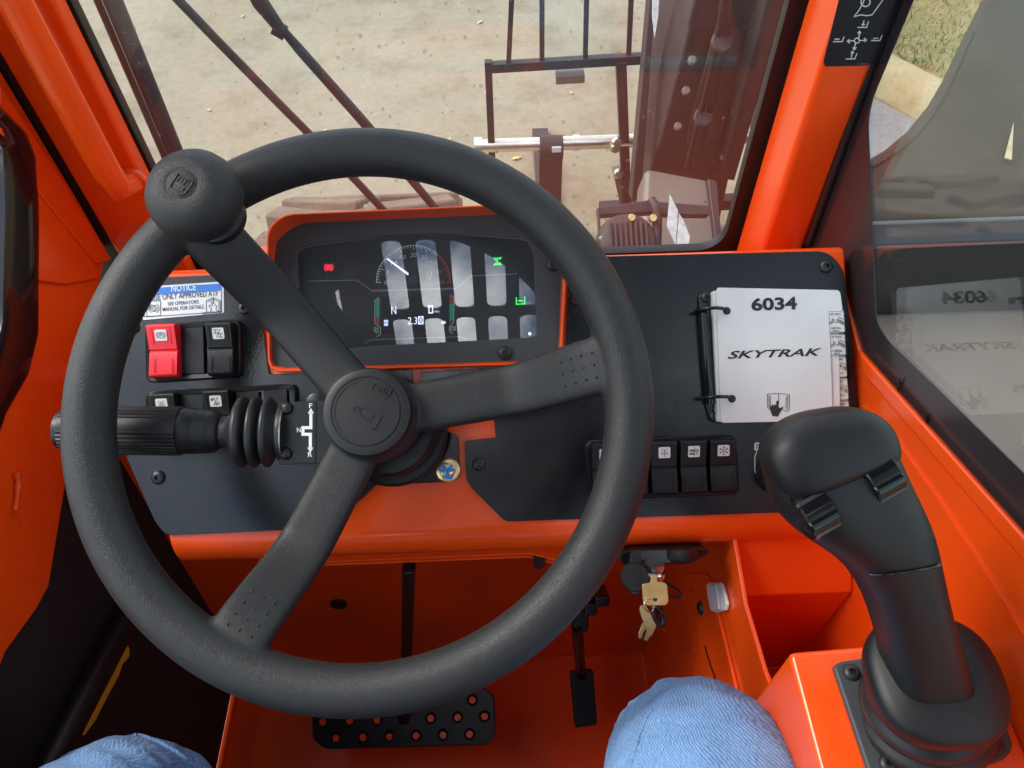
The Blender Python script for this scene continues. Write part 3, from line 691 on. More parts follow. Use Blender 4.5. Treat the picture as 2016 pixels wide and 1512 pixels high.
for q in ((1284, 431), (1242, 430)): lathe('hose_fitting', [(.001, 0), (.009, 0), (.010, .008), (.009, .014), (.001, .016)], axis_m(at_depth(*q, 1.82), -AX), 'brass', boom, 10)
for pts in ([(1319, 383), (1335, 415), (1330, 482), (1313, 445)], [(1337, 420), (1345, 432), (1358, 465), (1356, 484), (1332, 484)]):
    q = [at_depth(*p, 1.80) for p in pts]; n = AX * .004; v, f = prism_data(q, [p + n for p in q]); obj('label_plate', v, f, 'sticker', boom, 0)
q = [at_depth(*p, 2.18) for p in ((1284, -20), (1298, -20), (1296, 30), (1289, 74), (1284, 30))]; v, f = prism_data(q, [p + AX * .004 for p in q]); obj('label_plate', v, f, 'sticker', boom, 0)
for dx in (0, 16):
    tube('hydraulic_hose', smooth_path([at_depth(1428 + dx, -20, 1.76), at_depth(1412 + dx, 80, 1.93), at_depth(1388 + dx, 190, 2.12), at_depth(1352 + dx, 330, 2.38)], 6), .009, 'seal', boom, 10)
for q, d in (((1420, 84), 1.92), ((1384, 232), 2.18)):
    lathe('hose_clamp', [(.001, 0), (.030, 0), (.030, .010), (.026, .014), (.001, .014)], axis_m(at_depth(*q, d), -AX), 'darksteel', boom, 8)
for q, d in (((1362, 120), 2.02), ((1350, 180), 2.12), ((1334, 250), 2.26), ((1470, 130), 2.08), ((1448, 220), 2.24), ((1424, 310), 2.42)):
    lathe('pad_bolt', [(.001, 0), (.013, 0), (.013, .008), (.010, .011), (.001, .011)], axis_m(at_depth(*q, d), -AX), 'boomtan', boom, 6)
lamp = thing('work_lamp', 'round ribbed work lamp on the boom bracket', 'lamp', at_depth(1232, 500, 1.80))
lm = axis_m(at_depth(1234, 478, 1.83), Vector((0, -.45, .9)))
lathe('lamp_body', [(.001, -.03), (.072, -.03), (.076, .0), (.070, .016), (.062, .022), (.001, .024)], lm, 'darksteel', lamp, 32)
for k in range(8): box('lamp_rib', (-.045 + k * .0125, -.045, .018), (-.040 + k * .0125, .045, .030), 'boomlit_rib', lamp, .001, mw=lm)
for q in ((1184, 470), (1185, 489)): lathe('bolt', [(.001, 0), (.008, 0), (.006, .007), (.001, .008)], axis_m(at_depth(*q, 1.82), -AX), 'steel', lamp, 10)

# ================================================================== dashboard
dash = thing('dashboard', 'orange dashboard console carrying black instrument panels', 'dashboard', (0, .40, .50))
def sv(px, py): return DASH.uv(px, py)[1]
s_top = sv(1400, 491); s_bot = sv(900, 1036)
def dpt(s, h): q = DASH.w(0, s, h); return (q.y, q.z)
prof = [(.60, .545), (.595, .60), dpt(s_top - .01, -.05), dpt(s_top, -.022), dpt(s_top, -.008), dpt(s_top - .003, -.0042), dpt(s_top - .01, -.003)]
prof += [dpt(s_top - .08, -.003), dpt(s_bot + .06, -.003), dpt(s_bot, -.003)]
rl = .026
for k in range(1, 9):
    a = rad(100 * k / 8); prof.append(dpt(s_bot - rl * math.sin(a), -.003 - rl * (1 - math.cos(a))))
e = prof[-1]; prof += [(e[0] + .012, e[1] - .012), (.40, e[1] - .018), (.452, e[1] - .018), (.46, .545)]
Lpts = [(225, 548), (240, 880), (300, 1050), (330, 1110)]
def left_x(y, z):
    # left edge of the dash leans inwards toward the driver
    p0 = DASH.p(232, 550); p1 = DASH.p(330, 1060); t = (p0.y - y) / (p0.y - p1.y); return p0.x + (p1.x - p0.x) * max(-.1, min(1.15, t))
def right_x(y, z):
    p0 = DASH.p(1668, 520); p1 = DASH.p(1700, 1010); t = (p0.y - y) / (p0.y - p1.y); return min(.2935, p0.x + (p1.x - p0.x) * max(-.05, min(1.05, t)))
A = [(left_x(y, z), y, z) for y, z in prof]; B = [(right_x(y, z), y, z) for y, z in prof]
v, f = prism_data(A, B); obj('dash_body', v, f, 'orange', dash, 40, .0022)
# flange and under-tray below the lip
zt = e[1] - .019
tray = thing('under_tray', 'orange fuse tray flange with black plug under the dashboard lip', 'tray', (-.05, e[0] + .05, zt - .02))
FT = plane_z(zt - .004)
plate('tray_sheet', FT, [(508, 1112), (1040, 1090), (1068, 1096), (1110, 1110), (1110, 1060), (508, 1060)], -.002, 0, 'orange', tray, bevel=.0006)
plate('tray_lid', plane_z(zt - .011), [(508, 1118), (1040, 1097), (1066, 1103), (1110, 1118), (1110, 1066), (508, 1066)], -.002, 0, 'orange', tray, bevel=.0006)
lathe('plug', [(.001, -.003), (.005, -.0025), (.0058, .0), (.0058, .012)], Matrix.Translation(at_depth(1062, 1104, FT.depth(1062, 1104)) + Vector((0, .004, -.014))), 'screwm', tray, 20)
# panels
LP = [(208, 556), (300, 547), (505, 538), (530, 737), (812, 727), (812, 790), (740, 955), (650, 1040), (326, 1054), (306, 1030), (250, 905), (214, 700)]
plate('left_panel', DASH, rounded(LP, [12, 0, 0, 6, 0, 0, 0, 6, 16, 10, 0, 0]), -.0026, 0, 'panel', dash, bevel=.0006)
RP = [(828, 733), (1112, 714), (1121, 506), (1630, 494), (1662, 530), (1690, 800), (1694, 1004), (994, 1027), (918, 950), (914, 868), (976, 862), (970, 800), (828, 800)]
plate('right_panel', DASH, rounded(RP, [3, 0, 0, 34, 34, 0, 0, 10, 16, 6, 3, 3, 3]), -.0026, 0, 'panel', dash, bevel=.0006)
for q, r in (((1626, 525), .0058), ((943, 914), .0058), ((482, 607), .0058), ((312, 940), .0060), ((262, 645), .0058), ((1135, 590), .0058)):
    screw('panel_screw', DASH.p(*q, 0), DASH.N, r, dash, spin=q[0])
lathe('plug', [(.009, 0), (.0095, .0015), (.008, .0025), (.0001, .0025)], DASH.m(DASH.p(624, 795)), 'screwm', dash, 24)
# blower dial print, mostly hidden by the joystick
fan = [[(x + 1493, y + 879) for x, y in arc(dx, dy, 3.4, 0, 360, 10)] for dx, dy in ((-3, -3.5), (3.5, -3), (-3.5, 3), (3, 3.5))]
px_strokes('blower_print', DASH, fan, 3.2, .0003, 'wprint', dash)
px_strokes('blower_arc', DASH, [[(1490, 888), (1486, 900), (1486, 925), (1492, 945)]], 1.4, .0003, 'wprint', dash)
lathe('blower_dial', [(.014, 0), (.0145, .004), (.0125, .016), (.011, .0175), (.0001, .0175)], DASH.m(DASH.p(1520, 935)), 'plastic', dash, 32)

# ---- notice label
nt = thing('notice_label', 'white and blue NOTICE label about transmission fluid on the left panel', 'label', DASH.p(365, 590))
plate('label_sheet', DASH, rounded([(278, 565), (440, 554), (441, 616), (281, 630)], 4), .0002, .0006, 'wprint', nt)
NW = .0009
plate('blue_band', DASH, [(284, 568), (436, 558), (436, 572), (284, 582)], NW - .0002, NW, 'blue', nt)
px_text('notice_word', 'NOTICE', DASH, 337, 560, 386, 573, NW + .0002, 'wprint', nt, .02, rot=2)
px_text('notice_line', 'USE ONLY APPROVED ATF', DASH, 298, 575.5, 429, 587, NW, 'ink', nt, .004, rot=2)
px_text('notice_line', 'SEE OPERATORS', DASH, 330, 592.5, 391, 599.5, NW, 'ink', nt, .004, rot=2)
px_text('notice_line', 'MANUAL FOR DETAILS', DASH, 320, 602.5, 401, 610, NW, 'ink', nt, .004, rot=2)
px_text('notice_number', '1001297049A', DASH, 398, 613, 434, 618, NW, 'ink', nt, rot=2)
ic = [[(288, 593), (316, 592), (316, 621), (289, 623), (288, 593)], arc(303, 607, 6.5, 0, 360, 14), arc(303, 607, 10, -60, 60, 8), arc(303, 607, 10, 120, 240, 8), [(303, 602), (299.5, 608), (303, 611.5), (306.5, 608), (303, 602)], [(290, 601), (297, 609), (297, 601), (290, 611), (290, 601)],
      [(406, 592), (406, 613), (409, 615)], [(406, 592), (420, 586), (434, 592), (434, 615), (427, 611)], [(420, 586), (420, 598)], [(409, 594), (420, 589), (431, 594), (431, 612)], [(414, 616), (416, 606), (411, 603), (413, 600), (419, 602), (415, 596), (418, 595), (426, 602), (425, 609), (430, 614)],
      [(284, 583), (284, 624), (436, 614), (436, 573)]]
px_strokes('notice_pictograms', DASH, ic, 1.1, NW, 'ink', nt)

# ---- rocker switches
def rocker_mesh(red):
    w, k = .0105, (1.12 if red else 1.0)
    pf = [(-.0222, .0), (-.0220, .0065), (-.0208, .0085), (-.019, .0092), (-.004, .0078), (-.0012, .0074), (-.0005, .0064), (.0005, .0064), (.0012, .0078), (.006, .0088), (.019, .0122), (.0208, .0122), (.0220, .0105), (.0222, .0)]
    A = [(-w * k, y, z * k) for y, z in pf]; B = [(w * k, y, z * k) for y, z in pf]; return prism_data(A, B)
def icon(kind):
    c = []
    if kind == 'brake': c = [arc(0, 0, .52, 0, 360, 18), arc(0, 0, .78, -50, 50, 8), arc(0, 0, .78, 130, 230, 8), [(-.15, -.32), (-.15, .32), (.12, .32), (.22, .16), (.12, 0), (-.15, 0)]]
    if kind == 'steer':
        for dx, dy in ((-.42, .38), (.36, -.36)): c += [[(dx, dy + .3), (dx, dy - .3)], [(dx - .3, dy + .3), (dx + .3, dy + .3)], [(dx - .3, dy - .3), (dx + .3, dy - .3)]] + [[(dx + a - .08, dy + b - .12), (dx + a + .08, dy + b + .12)] for a in (-.3, .3) for b in (-.3, .3)]
        c += [[(-.35, -.75), (.4, .75)]]
    if kind == 'beacon': c = [[(-.18, -.7), (-.18, .2), (-.1, .36), (.1, .36), (.18, .2), (.18, -.7)]] + [[(s * a, b), (s * (a + .28), b + d)] for s in (-1, 1) for a, b, d in ((.34, .1, 0), (.32, .4, .18), (.32, -.2, -.12))]
    if kind == 'lamp': c = [[(-.4, -.75), (.45, .75)]] + [q for dx, dy in ((-.35, .42), (.42, -.42)) for q in (arc(dx, dy, .2, 0, 360, 10), [(dx - .25, dy - .05), (dx - .5, dy - .18)], [(dx - .22, dy + .12), (dx - .5, dy + .06)], [(dx - .2, dy - .2), (dx - .42, dy - .34)])]
    if kind == 'wiper': c = [[(-.7, .35), (0, .55), (.7, .35), (.45, -.4), (-.45, -.4), (-.7, .35)], [(0, -.4), (-.3, .4)], [(.1, -.4), (.3, .4)]]
    if kind == 'washer': c = [arc(0, -.55, .75, 35, 145, 10), arc(0, -.55, .36, 35, 145, 8), [(-.61, -.12), (-.29, -.34)], [(.61, -.12), (.29, -.34)], [(0, -.75), (0, .55)], arc(-.3, .35, .3, 20, 150, 8), arc(.3, .35, .3, 30, 160, 8)]
    if kind == 'split': c = [[(.05, .85), (.05, -.8)], arc(.5, .15, .22, 0, 360, 10), [(.5, -.1), (.5, -.5)], [(.3, -.5), (.7, -.5)]] + [[(x, y), (x, y + .26), (x + .18, y + .26), (x + .18, y), (x, y)] for x in (-.8, -.5, -.2) for y in (.1, -.5)] + [[(.5 + .26 * math.cos(a), .15 + .26 * math.sin(a)), (.5 + .38 * math.cos(a), .15 + .38 * math.sin(a))] for a in [k * .785 for k in range(8)]]
    if kind == 'snow':
        for a in range(6):
            t = a * math.pi / 3 + math.pi / 2; u = (math.cos(t), math.sin(t))
            c += [[(u[0] * .25, u[1] * .25), (u[0] * .85, u[1] * .85)]] + [[(u[0] * .55, u[1] * .55), (u[0] * .78 + s * -u[1] * .2, u[1] * .78 + s * u[0] * .2)] for s in (-1, 1)]
        c += [arc(0, 0, .25, 30, 390, 6)]
    return c
_rk = {}
def rocker(bank, px, py, kind, red=False, h=.004, sc=1.0):
    mw = DASH.m(DASH.p(px, py, h + .008)) ; mw = mw @ Matrix.Translation((0, 0, -.008)) @ Matrix.Scale(sc, 4)
    key = red
    if key not in _rk:
        v, f = rocker_mesh(red); o = obj('rocker_switch', v, f, 'red' if red else 'plastic', bank, 35, .0012, 3, mw=mw); _rk[key] = o
    else:
        o = bpy.data.objects.new('rocker_switch', _rk[key].data); link(o, bank, mw); b = o.modifiers.new('bevel', 'BEVEL'); b.width = .0012; b.segments = 3; b.limit_method = 'ANGLE'; b.angle_limit = rad(32); b.harden_normals = True
    k = 1.12 if red else 1.0
    lw = mw @ Matrix.Translation((0, .0128, .01065 * k + .0001)) @ Matrix.Rotation(rad(14.6), 4, 'X')
    q = rounded([(-.0048, -.0047), (.0048, -.0047), (.0048, .0047), (-.0048, .0047)], .0012, 3)
    v, f = prism_data([(x, y, -.0004) for x, y in q], [(x, y, .0004) for x, y in q]); obj('lens', v, f, 'lens', o, 0, mw=lw)
    strokes('icon', [[(x * .0046, y * .0046) for x, y in c] for c in icon(kind)], .00042, lw @ Matrix.Translation((0, 0, .0006)), 'ink', o)
    strokes('ridge', [[(-.0072, .0055), (-.0078, .0195), (.0078, .0195), (.0072, .0055)]], .0007, lw @ Matrix.Translation((0, -.0128, -.0003)), 'red' if red else 'plastic', o, .0005)
    strokes('ridge', [[(-.0072, -.006), (-.0078, -.0186), (0, -.0192), (.0078, -.0186), (.0072, -.006)]], .0007, mw @ Matrix.Translation((0, 0, .0086 * k)) @ Matrix.Rotation(rad(-5.3), 4, 'X'), 'red' if red else 'plastic', o, .0006)
    return o
def bank(name, label, corners, n_in=9):
    c = DASH.p(sum(p[0] for p in corners) / 4, sum(p[1] for p in corners) / 4); b = thing(name, label, 'switches', c)
    uv = [DASH.uv(*p, .004) for p in corners]; cu = Vector((sum(u for u, _ in uv) / 4, sum(w for _, w in uv) / 4))
    o = rounded(uv, .006); ins = .0042
    inn = rounded([(u + (ins if u < cu.x else -ins), w + (ins if w < cu.y else -ins)) for u, w in uv], .003)
    N = 96; po, pi = polar(o, cu, N), polar(inn, cu, N)
    ring('bank_bezel', [[DASH.w(u, w, .0002) for u, w in po], [DASH.w(u, w, .0055) for u, w in po], [DASH.w(u * .75 + a * .25, w * .75 + z * .25, .0066) for (u, w), (a, z) in zip(po, pi)], [DASH.w(u, w, .0058) for u, w in pi], [DASH.w(u, w, .0005) for u, w in pi]], 'plastic', b, 50)
    v = [DASH.w(u, w, .0010) for u, w in pi]; obj('bank_back', v, [list(range(N))], 'gloss', b, 0)
    return b
def blank(b, px, py, w=.0195, hh=.040):
    P = DASH.m(DASH.p(px, py, .005)); q = rounded([(-w / 2, -hh / 2), (w / 2, -hh / 2), (w / 2, hh / 2), (-w / 2, hh / 2)], .001, 3)
    v, f = prism_data([(x, y, -.0035) for x, y in q], [(x, y, 0) for x, y in q]); obj('blanking_plate', v, f, 'plastic', b, 35, .0004, mw=P)
b1 = bank('switch_bank', 'switch bank with red parking brake rocker below the notice label', [(287, 640), (474, 628), (476, 742), (289, 754)])
rocker(b1, 322, 691, 'brake', True); blank(b1, 378, 689); rocker(b1, 433, 687, 'steer')
b2 = bank('switch_bank', 'long switch bank with beacon and work lamp rockers behind the direction lever', [(288, 771), (583, 755), (586, 872), (292, 888)])
rocker(b2, 322, 826, 'beacon'); blank(b2, 378, 823); rocker(b2, 428, 820, 'lamp'); blank(b2, 487, 818); blank(b2, 543, 815)
b3 = bank('switch_bank', 'switch bank of five black rockers under the white booklet', [(1152, 866), (1447, 856), (1456, 973), (1160, 985)])
for x, y, k in ((1192, 925, 'wiper'), (1249, 923, 'wiper'), (1308, 921, 'washer'), (1366, 919, 'split'), (1424, 917, 'snow')): rocker(b3, x, y, k)

# ================================================================== instrument cluster
cl = thing('instrument_cluster', 'hooded instrument cluster with lit display behind the steering wheel', 'display', CLUS.p(820, 600, -.02))
out_px = rounded([(524, 450), (556, 421), (1085, 398), (1118, 470), (1106, 716), (527, 733)], [24, 24, 30, 30, 26, 26])
inn_px = rounded([(537, 478), (590, 436), (1070, 418), (1108, 478), (1099, 709), (535, 725)], [26, 30, 30, 30, 24, 24])
scr_px = rounded([(583, 492), (612, 481), (760, 463), (850, 459), (940, 462), (1040, 470), (1050, 500), (1057, 664), (735, 681), (640, 690), (592, 600)], [6, 8, 0, 0, 0, 8, 0, 8, 0, 10, 0])
N = 144
cpx = Vector((820, 575))
po = polar(out_px, cpx, N); pi = polar(inn_px, cpx, N); ps = polar(scr_px, cpx, N)
def hood_h(y): t = max(0, min(1, (720 - y) / 300)); return .004 + .030 * t * t        # the hood rises towards its top edge
def cl_uv(px, h): return [CLUS.uv(x, y, h) for x, y in px]
Lo = [CLUS.p(x, y, hood_h(y)) for x, y in po]
Lo2 = [CLUS.p(x + (820 - x) * .016, y + (575 - y) * .022, hood_h(y)) for x, y in po]
Li = [CLUS.p(x, y, .0) for x, y in pi]
base = [CLUS.w(*CLUS.uv(x, y, hood_h(y)), -.03) for x, y in po]; base2 = [CLUS.w(*CLUS.uv(x, y, 0), -.012) for x, y in pi]
ring('hood', [base, Lo, Lo2, Li, base2], 'orange', cl, 40, .0008)
Bo = [CLUS.w(*CLUS.uv(x + (820 - x) * -.012, y + (575 - y) * -.012, 0), -.001) for x, y in pi]
Si = [CLUS.p(x, y, -.0012) for x, y in ps]; Sd = [CLUS.w(*CLUS.uv(x, y, -.0012), -.0062) for x, y in ps]
Bd = [CLUS.w(*CLUS.uv(x, y, 0), -.010) for x, y in pi]
ring('bezel', [Bd, Bo, Si, Sd], 'bezel', cl, 30, .0007)
HS = -.0060
sc_o = [CLUS.w(*CLUS.uv(x, y, -.0012), HS) for x, y in ps]
face = obj('display_face', sc_o, [list(range(N))], 'pane_dark', cl, 0)
gl = [CLUS.w(*CLUS.uv(x, y, -.0012), -.0028) for x, y in ps]; gl2 = [CLUS.w(*CLUS.uv(x, y, -.0012), -.0022) for x, y in ps]
v, f = prism_data(gl, gl2); obj('cover_glass', v, f, 'lensglass', cl, 0)
HP = HS + .0006
def cs(name, polys, w, mat, h=HP): return px_strokes(name, CLUS, polys, w, h, mat, cl)
plate('lcd_window', CLUS, rounded([(752, 584), (883, 581), (885, 652), (753, 658)], 3), HS, HP - .0003, 'lcd', cl)
gc = (816, 556); GR, GRy = 73, 73
def ga(fr): return 180 - 180 * fr       # dial fraction -> degrees, image y flipped below
def gp(fr, r): a = rad(ga(fr)); return (gc[0] + r * math.cos(a) + (-2), gc[1] - r * math.sin(a) * 1.0)
cs('dial_scale', [[gp(k / 40, GR) for k in range(0, 30)]] + [[gp(k / 40, GR), gp(k / 40, GR - (9 if k % 5 == 0 else 5))] for k in range(0, 30)], 1.6, 'g_white')
cs('dial_redline', [[gp(k / 40, GR) for k in range(29, 41)]] + [[gp(k / 40, GR), gp(k / 40, GR - (9 if k % 5 == 0 else 5))] for k in range(30, 41)], 1.6, 'g_red')
for k, s in enumerate(('0', '5', '10', '15', '20', '25', '30', '35', '40')):
    x, y = gp(k / 8, GR - 19); w = 6 if len(s) == 1 else 13
    px_text('dial_number', s, CLUS, x - w / 2, y - 4, x + w / 2, y + 4, HP, 'g_white' if k < 6 else 'g_red', cl, 0, .2)
nd = [(761, 510), (763, 508.5), (804.5, 538), (803, 542)]
plate('needle', CLUS, nd, HP + .0006, HP + .0010, 'e_white', cl)
lathe('needle_hub', [(.0042, 0), (.0040, .0008), (.0001, .0009)], CLUS.m(CLUS.p(814, 552, HP)), 'bezel', cl, 24)
cs('engine_symbol', [[(841, 541), (841, 537), (844, 535), (847, 535), (850, 537), (850, 541), (848, 544), (843, 544), (841, 541)], [(842, 547.5), (850, 547.5)], [(843, 551), (849, 551)]], 1.1, 'g_white')
cs('trim_lines', [[(607, 553.5), (703, 551.5), (731, 571.5), (900, 567), (928, 543.5), (1018, 539)], [(718, 677), (729, 669), (905, 663), (918, 668)], [(732, 573.5), (899, 569)]], 1.8, 'g_line')
cs('gauge_outline', [[(746, 586), (738, 592), (738, 636), (749, 645), (749, 658), (742, 663)], [(887, 580), (894, 587), (893, 634), (885, 643), (885, 652), (891, 657)]], 1.3, 'g_white')
for nm, q, m_ in (('fuel_bar', [(740, 593), (747, 587), (747, 625), (740, 625)], 'g_green'), ('fuel_bar', [(740, 626), (747, 626), (747, 640), (740, 634)], 'g_red'),
                 ('heat_bar', [(885, 598), (892, 598), (892, 629), (885, 635)], 'g_green'), ('heat_bar', [(885, 583), (888, 583), (892, 589), (892, 597), (885, 597)], 'g_red')):
    plate(nm, CLUS, q, HP - .0002, HP, m_, cl)
cs('fuel_symbol', [[(740, 655), (740, 646), (744, 646), (744, 655), (740, 655)], [(737, 653), (737, 645), (739, 643)]], 1.2, 'g_white')
cs('coolant_symbol', [[(887, 647), (889, 643), (894, 643), (896, 647), (894, 650), (889, 650), (887, 647)], [(897, 641), (897, 651)], [(890, 646), (893, 646)]], 1.2, 'g_white')
HL = HP + .0004
px_text('gear_readout', 'N', CLUS, 770.5, 603, 780, 618.5, HL, 'e_white', cl, .0)
cs('speed_readout', [[(844.5, 602), (851.5, 602), (851.5, 616), (844.5, 616), (844.5, 602)]], 2.2, 'e_white', HL)
px_text('speed_unit', 'MPH', CLUS, 853.5, 611.5, 865, 616, HL, 'e_bar', cl, .0, .2)
px_text('hour_readout', '2.3', CLUS, 802.5, 624.5, 821.5, 638.5, HL, 'e_white', cl, -.004, .1)
cs('hourglass', [[(824.5, 624), (832.5, 623.5), (824.5, 637.5), (832.5, 637), (824.5, 624)], [(824, 623.5), (833, 623), (833, 637.5), (824, 638), (824, 623.5)]], 1.5, 'e_white', HL)
for x, y in ((760, 632.5), (760, 639), (873.5, 635)): plate('lcd_block', CLUS, [(x - 4, y - 2.6), (x + 4, y - 2.9), (x + 4, y + 2.4), (x - 4, y + 2.7)], HL - .0002, HL, 'e_bar', cl)
cs('brake_telltale', [arc(647, 526.5, 4.8, 0, 360, 16), arc(647, 526.5, 8.3, -55, 55, 8), arc(647, 526.5, 8.3, 125, 235, 8), [(645.5, 529.5), (645.5, 523.5), (648, 523.5), (649, 525), (648, 526.8), (645.5, 526.8)]], 1.5, 'e_red')
cs('steer_telltale', [[(979, 508), (979, 521)], [(974, 509), (984, 508)], [(974, 521), (984, 520)], [(972, 507), (976, 512)], [(987, 506), (983, 511)], [(972, 523), (976, 518)], [(987, 522), (983, 517)]], 2.6, 'e_green')
cs('stabiliser_telltale', [[(1016.5, 585), (1016.5, 599), (1033, 598), (1033, 584)], [(1019, 592.5), (1030, 592)]], 2.2, 'e_green')
lathe('light_sensor', [(.0014, 0), (.0010, .0006), (.0001, .0007)], CLUS.m(CLUS.p(1043, 657, HP)), 'e_white', cl, 12)
for q in ((994, 695), (1089, 520)): screw('bezel_screw', CLUS.p(*q, -.0004), CLUS.N, .0060, cl, spin=q[1])

# ================================================================== steering column
col = thing('steering_column', 'black steering column shroud rising through the orange dash', 'column', WHEEL.w(0, 0, -.16))
cp_px = [(735, 905), (760, 945), (800, 953), (893, 948), (905, 938), (902, 860), (850, 830), (735, 850)]
plate('column_plate', DASH, rounded(cp_px, [0, 14, 10, 10, 10, 0, 0, 0]), -.003, .0035, 'gloss', col, bevel=.0008)
cm = WHEEL.m(WHEEL.w(0, 0, 0))
def shroud(name, rr, z0, z1, off):
    secs = []
    for z, k in ((z0, .96), (z0 + .003, 1.0), (z1 - .003, 1.0), (z1, .95), (z1, .5)):
        secs.append([Vector((off[0] + rr * k * math.cos(2 * math.pi * i / 48), off[1] + rr * k * math.sin(2 * math.pi * i / 48), z)) for i in range(48)])
    return loft(name, secs, 'plastic', col, mw=cm, smooth=35)
shroud('shroud_base', .044, -.110, -.100, (.006, -.009)); shroud('shroud_collar', .038, -.0995, -.074, (.005, -.007))
shroud('column_tube', .024, -.20, -.05, (0, 0))
for q in ((882, 925),):
    mb = DASH.m(DASH.p(*q, .0035))
    lathe('flange_bolt', [(.0001, 0), (.0098, 0), (.0100, .0012), (.0088, .0016), (.0066, .0018), (.0066, .0060), (.0058, .0068), (.0045, .0062), (.0001, .0062)], mb, 'zinc', col, 6 if False else 36)
    bx_ = obj('bolt_hex', *prism_data([(.0074 * math.cos(k * math.pi / 3), .0074 * math.sin(k * math.pi / 3), .001) for k in range(6)], [(.0070 * math.cos(k * math.pi / 3), .0070 * math.sin(k * math.pi / 3), .0058) for k in range(6)]), 'zinc', col, 0, .0005, mw=mb)
mb = DASH.m(DASH.p(882, 925, .0035))
strokes('paint_dab', [[(-.0045, .0045), (0, -.0005), (.0045, .0045)], [(0, -.0005), (-.0005, -.0050)], [(-.0038, -.0052), (.0042, -.0062)], [(-.0055, .001), (-.002, -.001)], [(.0055, .001), (.002, -.0005)]], .0026, mb @ Matrix.Translation((0, 0, .0069)), 'bluepaint', col, .0003)

# ================================================================== steering wheel
sw = thing('steering_wheel', 'large black three spoke steering wheel with grained rim', 'steering wheel', WHEEL.w(0, 0, -.05))
RM, rm = .1825, .0168
bm = bmesh.new()
def add(v, f):
    vs = [bm.verts.new(p) for p in v]
    for q in f: bm.faces.new([vs[i] for i in q])
n1, n2 = 120, 20; v = []; f = []
for i in range(n1):
    a = 2 * math.pi * i / n1
    for j in range(n2):
        b = 2 * math.pi * j / n2; r = RM + rm * math.cos(b); v.append((r * math.cos(a), r * math.sin(a), rm * 1.02 * math.sin(b)))
for i in range(n1):
    for j in range(n2): f.append([i * n2 + j, ((i + 1) % n1) * n2 + j, ((i + 1) % n1) * n2 + (j + 1) % n2, i * n2 + (j + 1) % n2])
add(v, f)
SPK = [8.2, 129.5, 241.5]
def sp_h(r): t = max(0, min(1, (r - .098) / .074)); t = t * t * (3 - 2 * t); return -.052 + .050 * t
for an in SPK:
    a = rad(an); u = Vector((math.cos(a), math.sin(a), 0)); w = Vector((-math.sin(a), math.cos(a), 0)); secs = []
    for k in range(25):
        r = .015 + (.183 - .015) * k / 24; hw = .0185 + .002 * (k / 24) ; th = .0085 + .0015 * (k / 24); sec = []
        for q in range(20):
            b = 2 * math.pi * q / 20; cx = math.copysign(abs(math.cos(b)) ** .5, math.cos(b)); sx = math.copysign(abs(math.sin(b)) ** .6, math.sin(b))
            sec.append(u * r + w * (hw * cx) + Vector((0, 0, sp_h(r) + th * sx)))
        secs.append(sec)
    n = 20; v = [p for s in secs for p in s]; f = [[i * n + j, i * n + (j + 1) % n, (i + 1) * n + (j + 1) % n, (i + 1) * n + j] for i in range(24) for j in range(n)]
    f += [list(range(n))[::-1], list(range(24 * n, 25 * n))]; add(v, f)
hv, hf = [], []
for (r, z) in ((.028, -.076), (.035, -.070), (.035, -.046), (.032, -.038), (.028, -.034)): hv += [(r * math.cos(2 * math.pi * k / 40), r * math.sin(2 * math.pi * k / 40), z) for k in range(40)]
for i in range(4):
    for k in range(40): hf.append([i * 40 + k, i * 40 + (k + 1) % 40, (i + 1) * 40 + (k + 1) % 40, (i + 1) * 40 + k])
hf += [list(range(40))[::-1], list(range(160, 200))]; add(hv, hf)
bmesh.ops.recalc_face_normals(bm, faces=bm.faces)
tm = bpy.data.meshes.new('tmp'); bm.to_mesh(tm); bm.free(); to = bpy.data.objects.new('tmp', tm); COL.objects.link(to)
rmod = to.modifiers.new('r', 'REMESH'); rmod.mode = 'VOXEL'; rmod.voxel_size = .0016; rmod.adaptivity = 0
smod = to.modifiers.new('s', 'SMOOTH'); smod.factor = .5; smod.iterations = 9
dg = bpy.context.evaluated_depsgraph_get(); dg.update(); wm_ = bpy.data.meshes.new_from_object(to.evaluated_get(dg)); bpy.data.objects.remove(to)
wm_.name = 'rim_and_spokes'; wm_.materials.clear(); fin(wm_, 'wheel', 180)
wo = bpy.data.objects.new('rim_and_spokes', wm_); link(wo, sw, cm)
for an in SPK[0], SPK[2]:
    a = rad(an); v = []; f = []
    for i in range(4):
        for j in range(3):
            r = .141 + i * .0068; o_ = (j - 1) * .0085; cx = r * math.cos(a) - o_ * math.sin(a); cy = r * math.sin(a) + o_ * math.cos(a); z = sp_h(r) + .0094; rr = .0012
            b = len(v); v += [(cx + rr * math.cos(k * math.pi / 4), cy + rr * math.sin(k * math.pi / 4), z - .0004) for k in range(8)] + [(cx + .6 * rr * math.cos(k * math.pi / 4), cy + .6 * rr * math.sin(k * math.pi / 4), z + .0007) for k in range(8)] + [(cx, cy, z + .001)]
            for k in range(8): f += [[b + k, b + (k + 1) % 8, b + 8 + (k + 1) % 8, b + 8 + k], [b + 8 + k, b + 8 + (k + 1) % 8, b + 16]]
    obj('grip_dots', v, f, 'wheel', sw, 180, mw=cm)
hb = lathe('horn_button', [(.0318, -.022), (.0335, -.019), (.0338, -.0125), (.0325, -.0095), (.0298, -.0085), (.0265, -.0084), (.0262, -.0089), (.0258, -.0089), (.0255, -.0084), (.015, -.0078), (.0001, -.0076)], cm @ Matrix.Translation((0, 0, -.016)) @ Matrix.Diagonal((.95, .95, 1, 1)), 'soft', sw, 64, 45)
HB = cm @ Matrix.Translation((0, 0, -.0080)) @ Matrix.Rotation(rad(-30), 4, 'Z')
k = .0000375 * 8
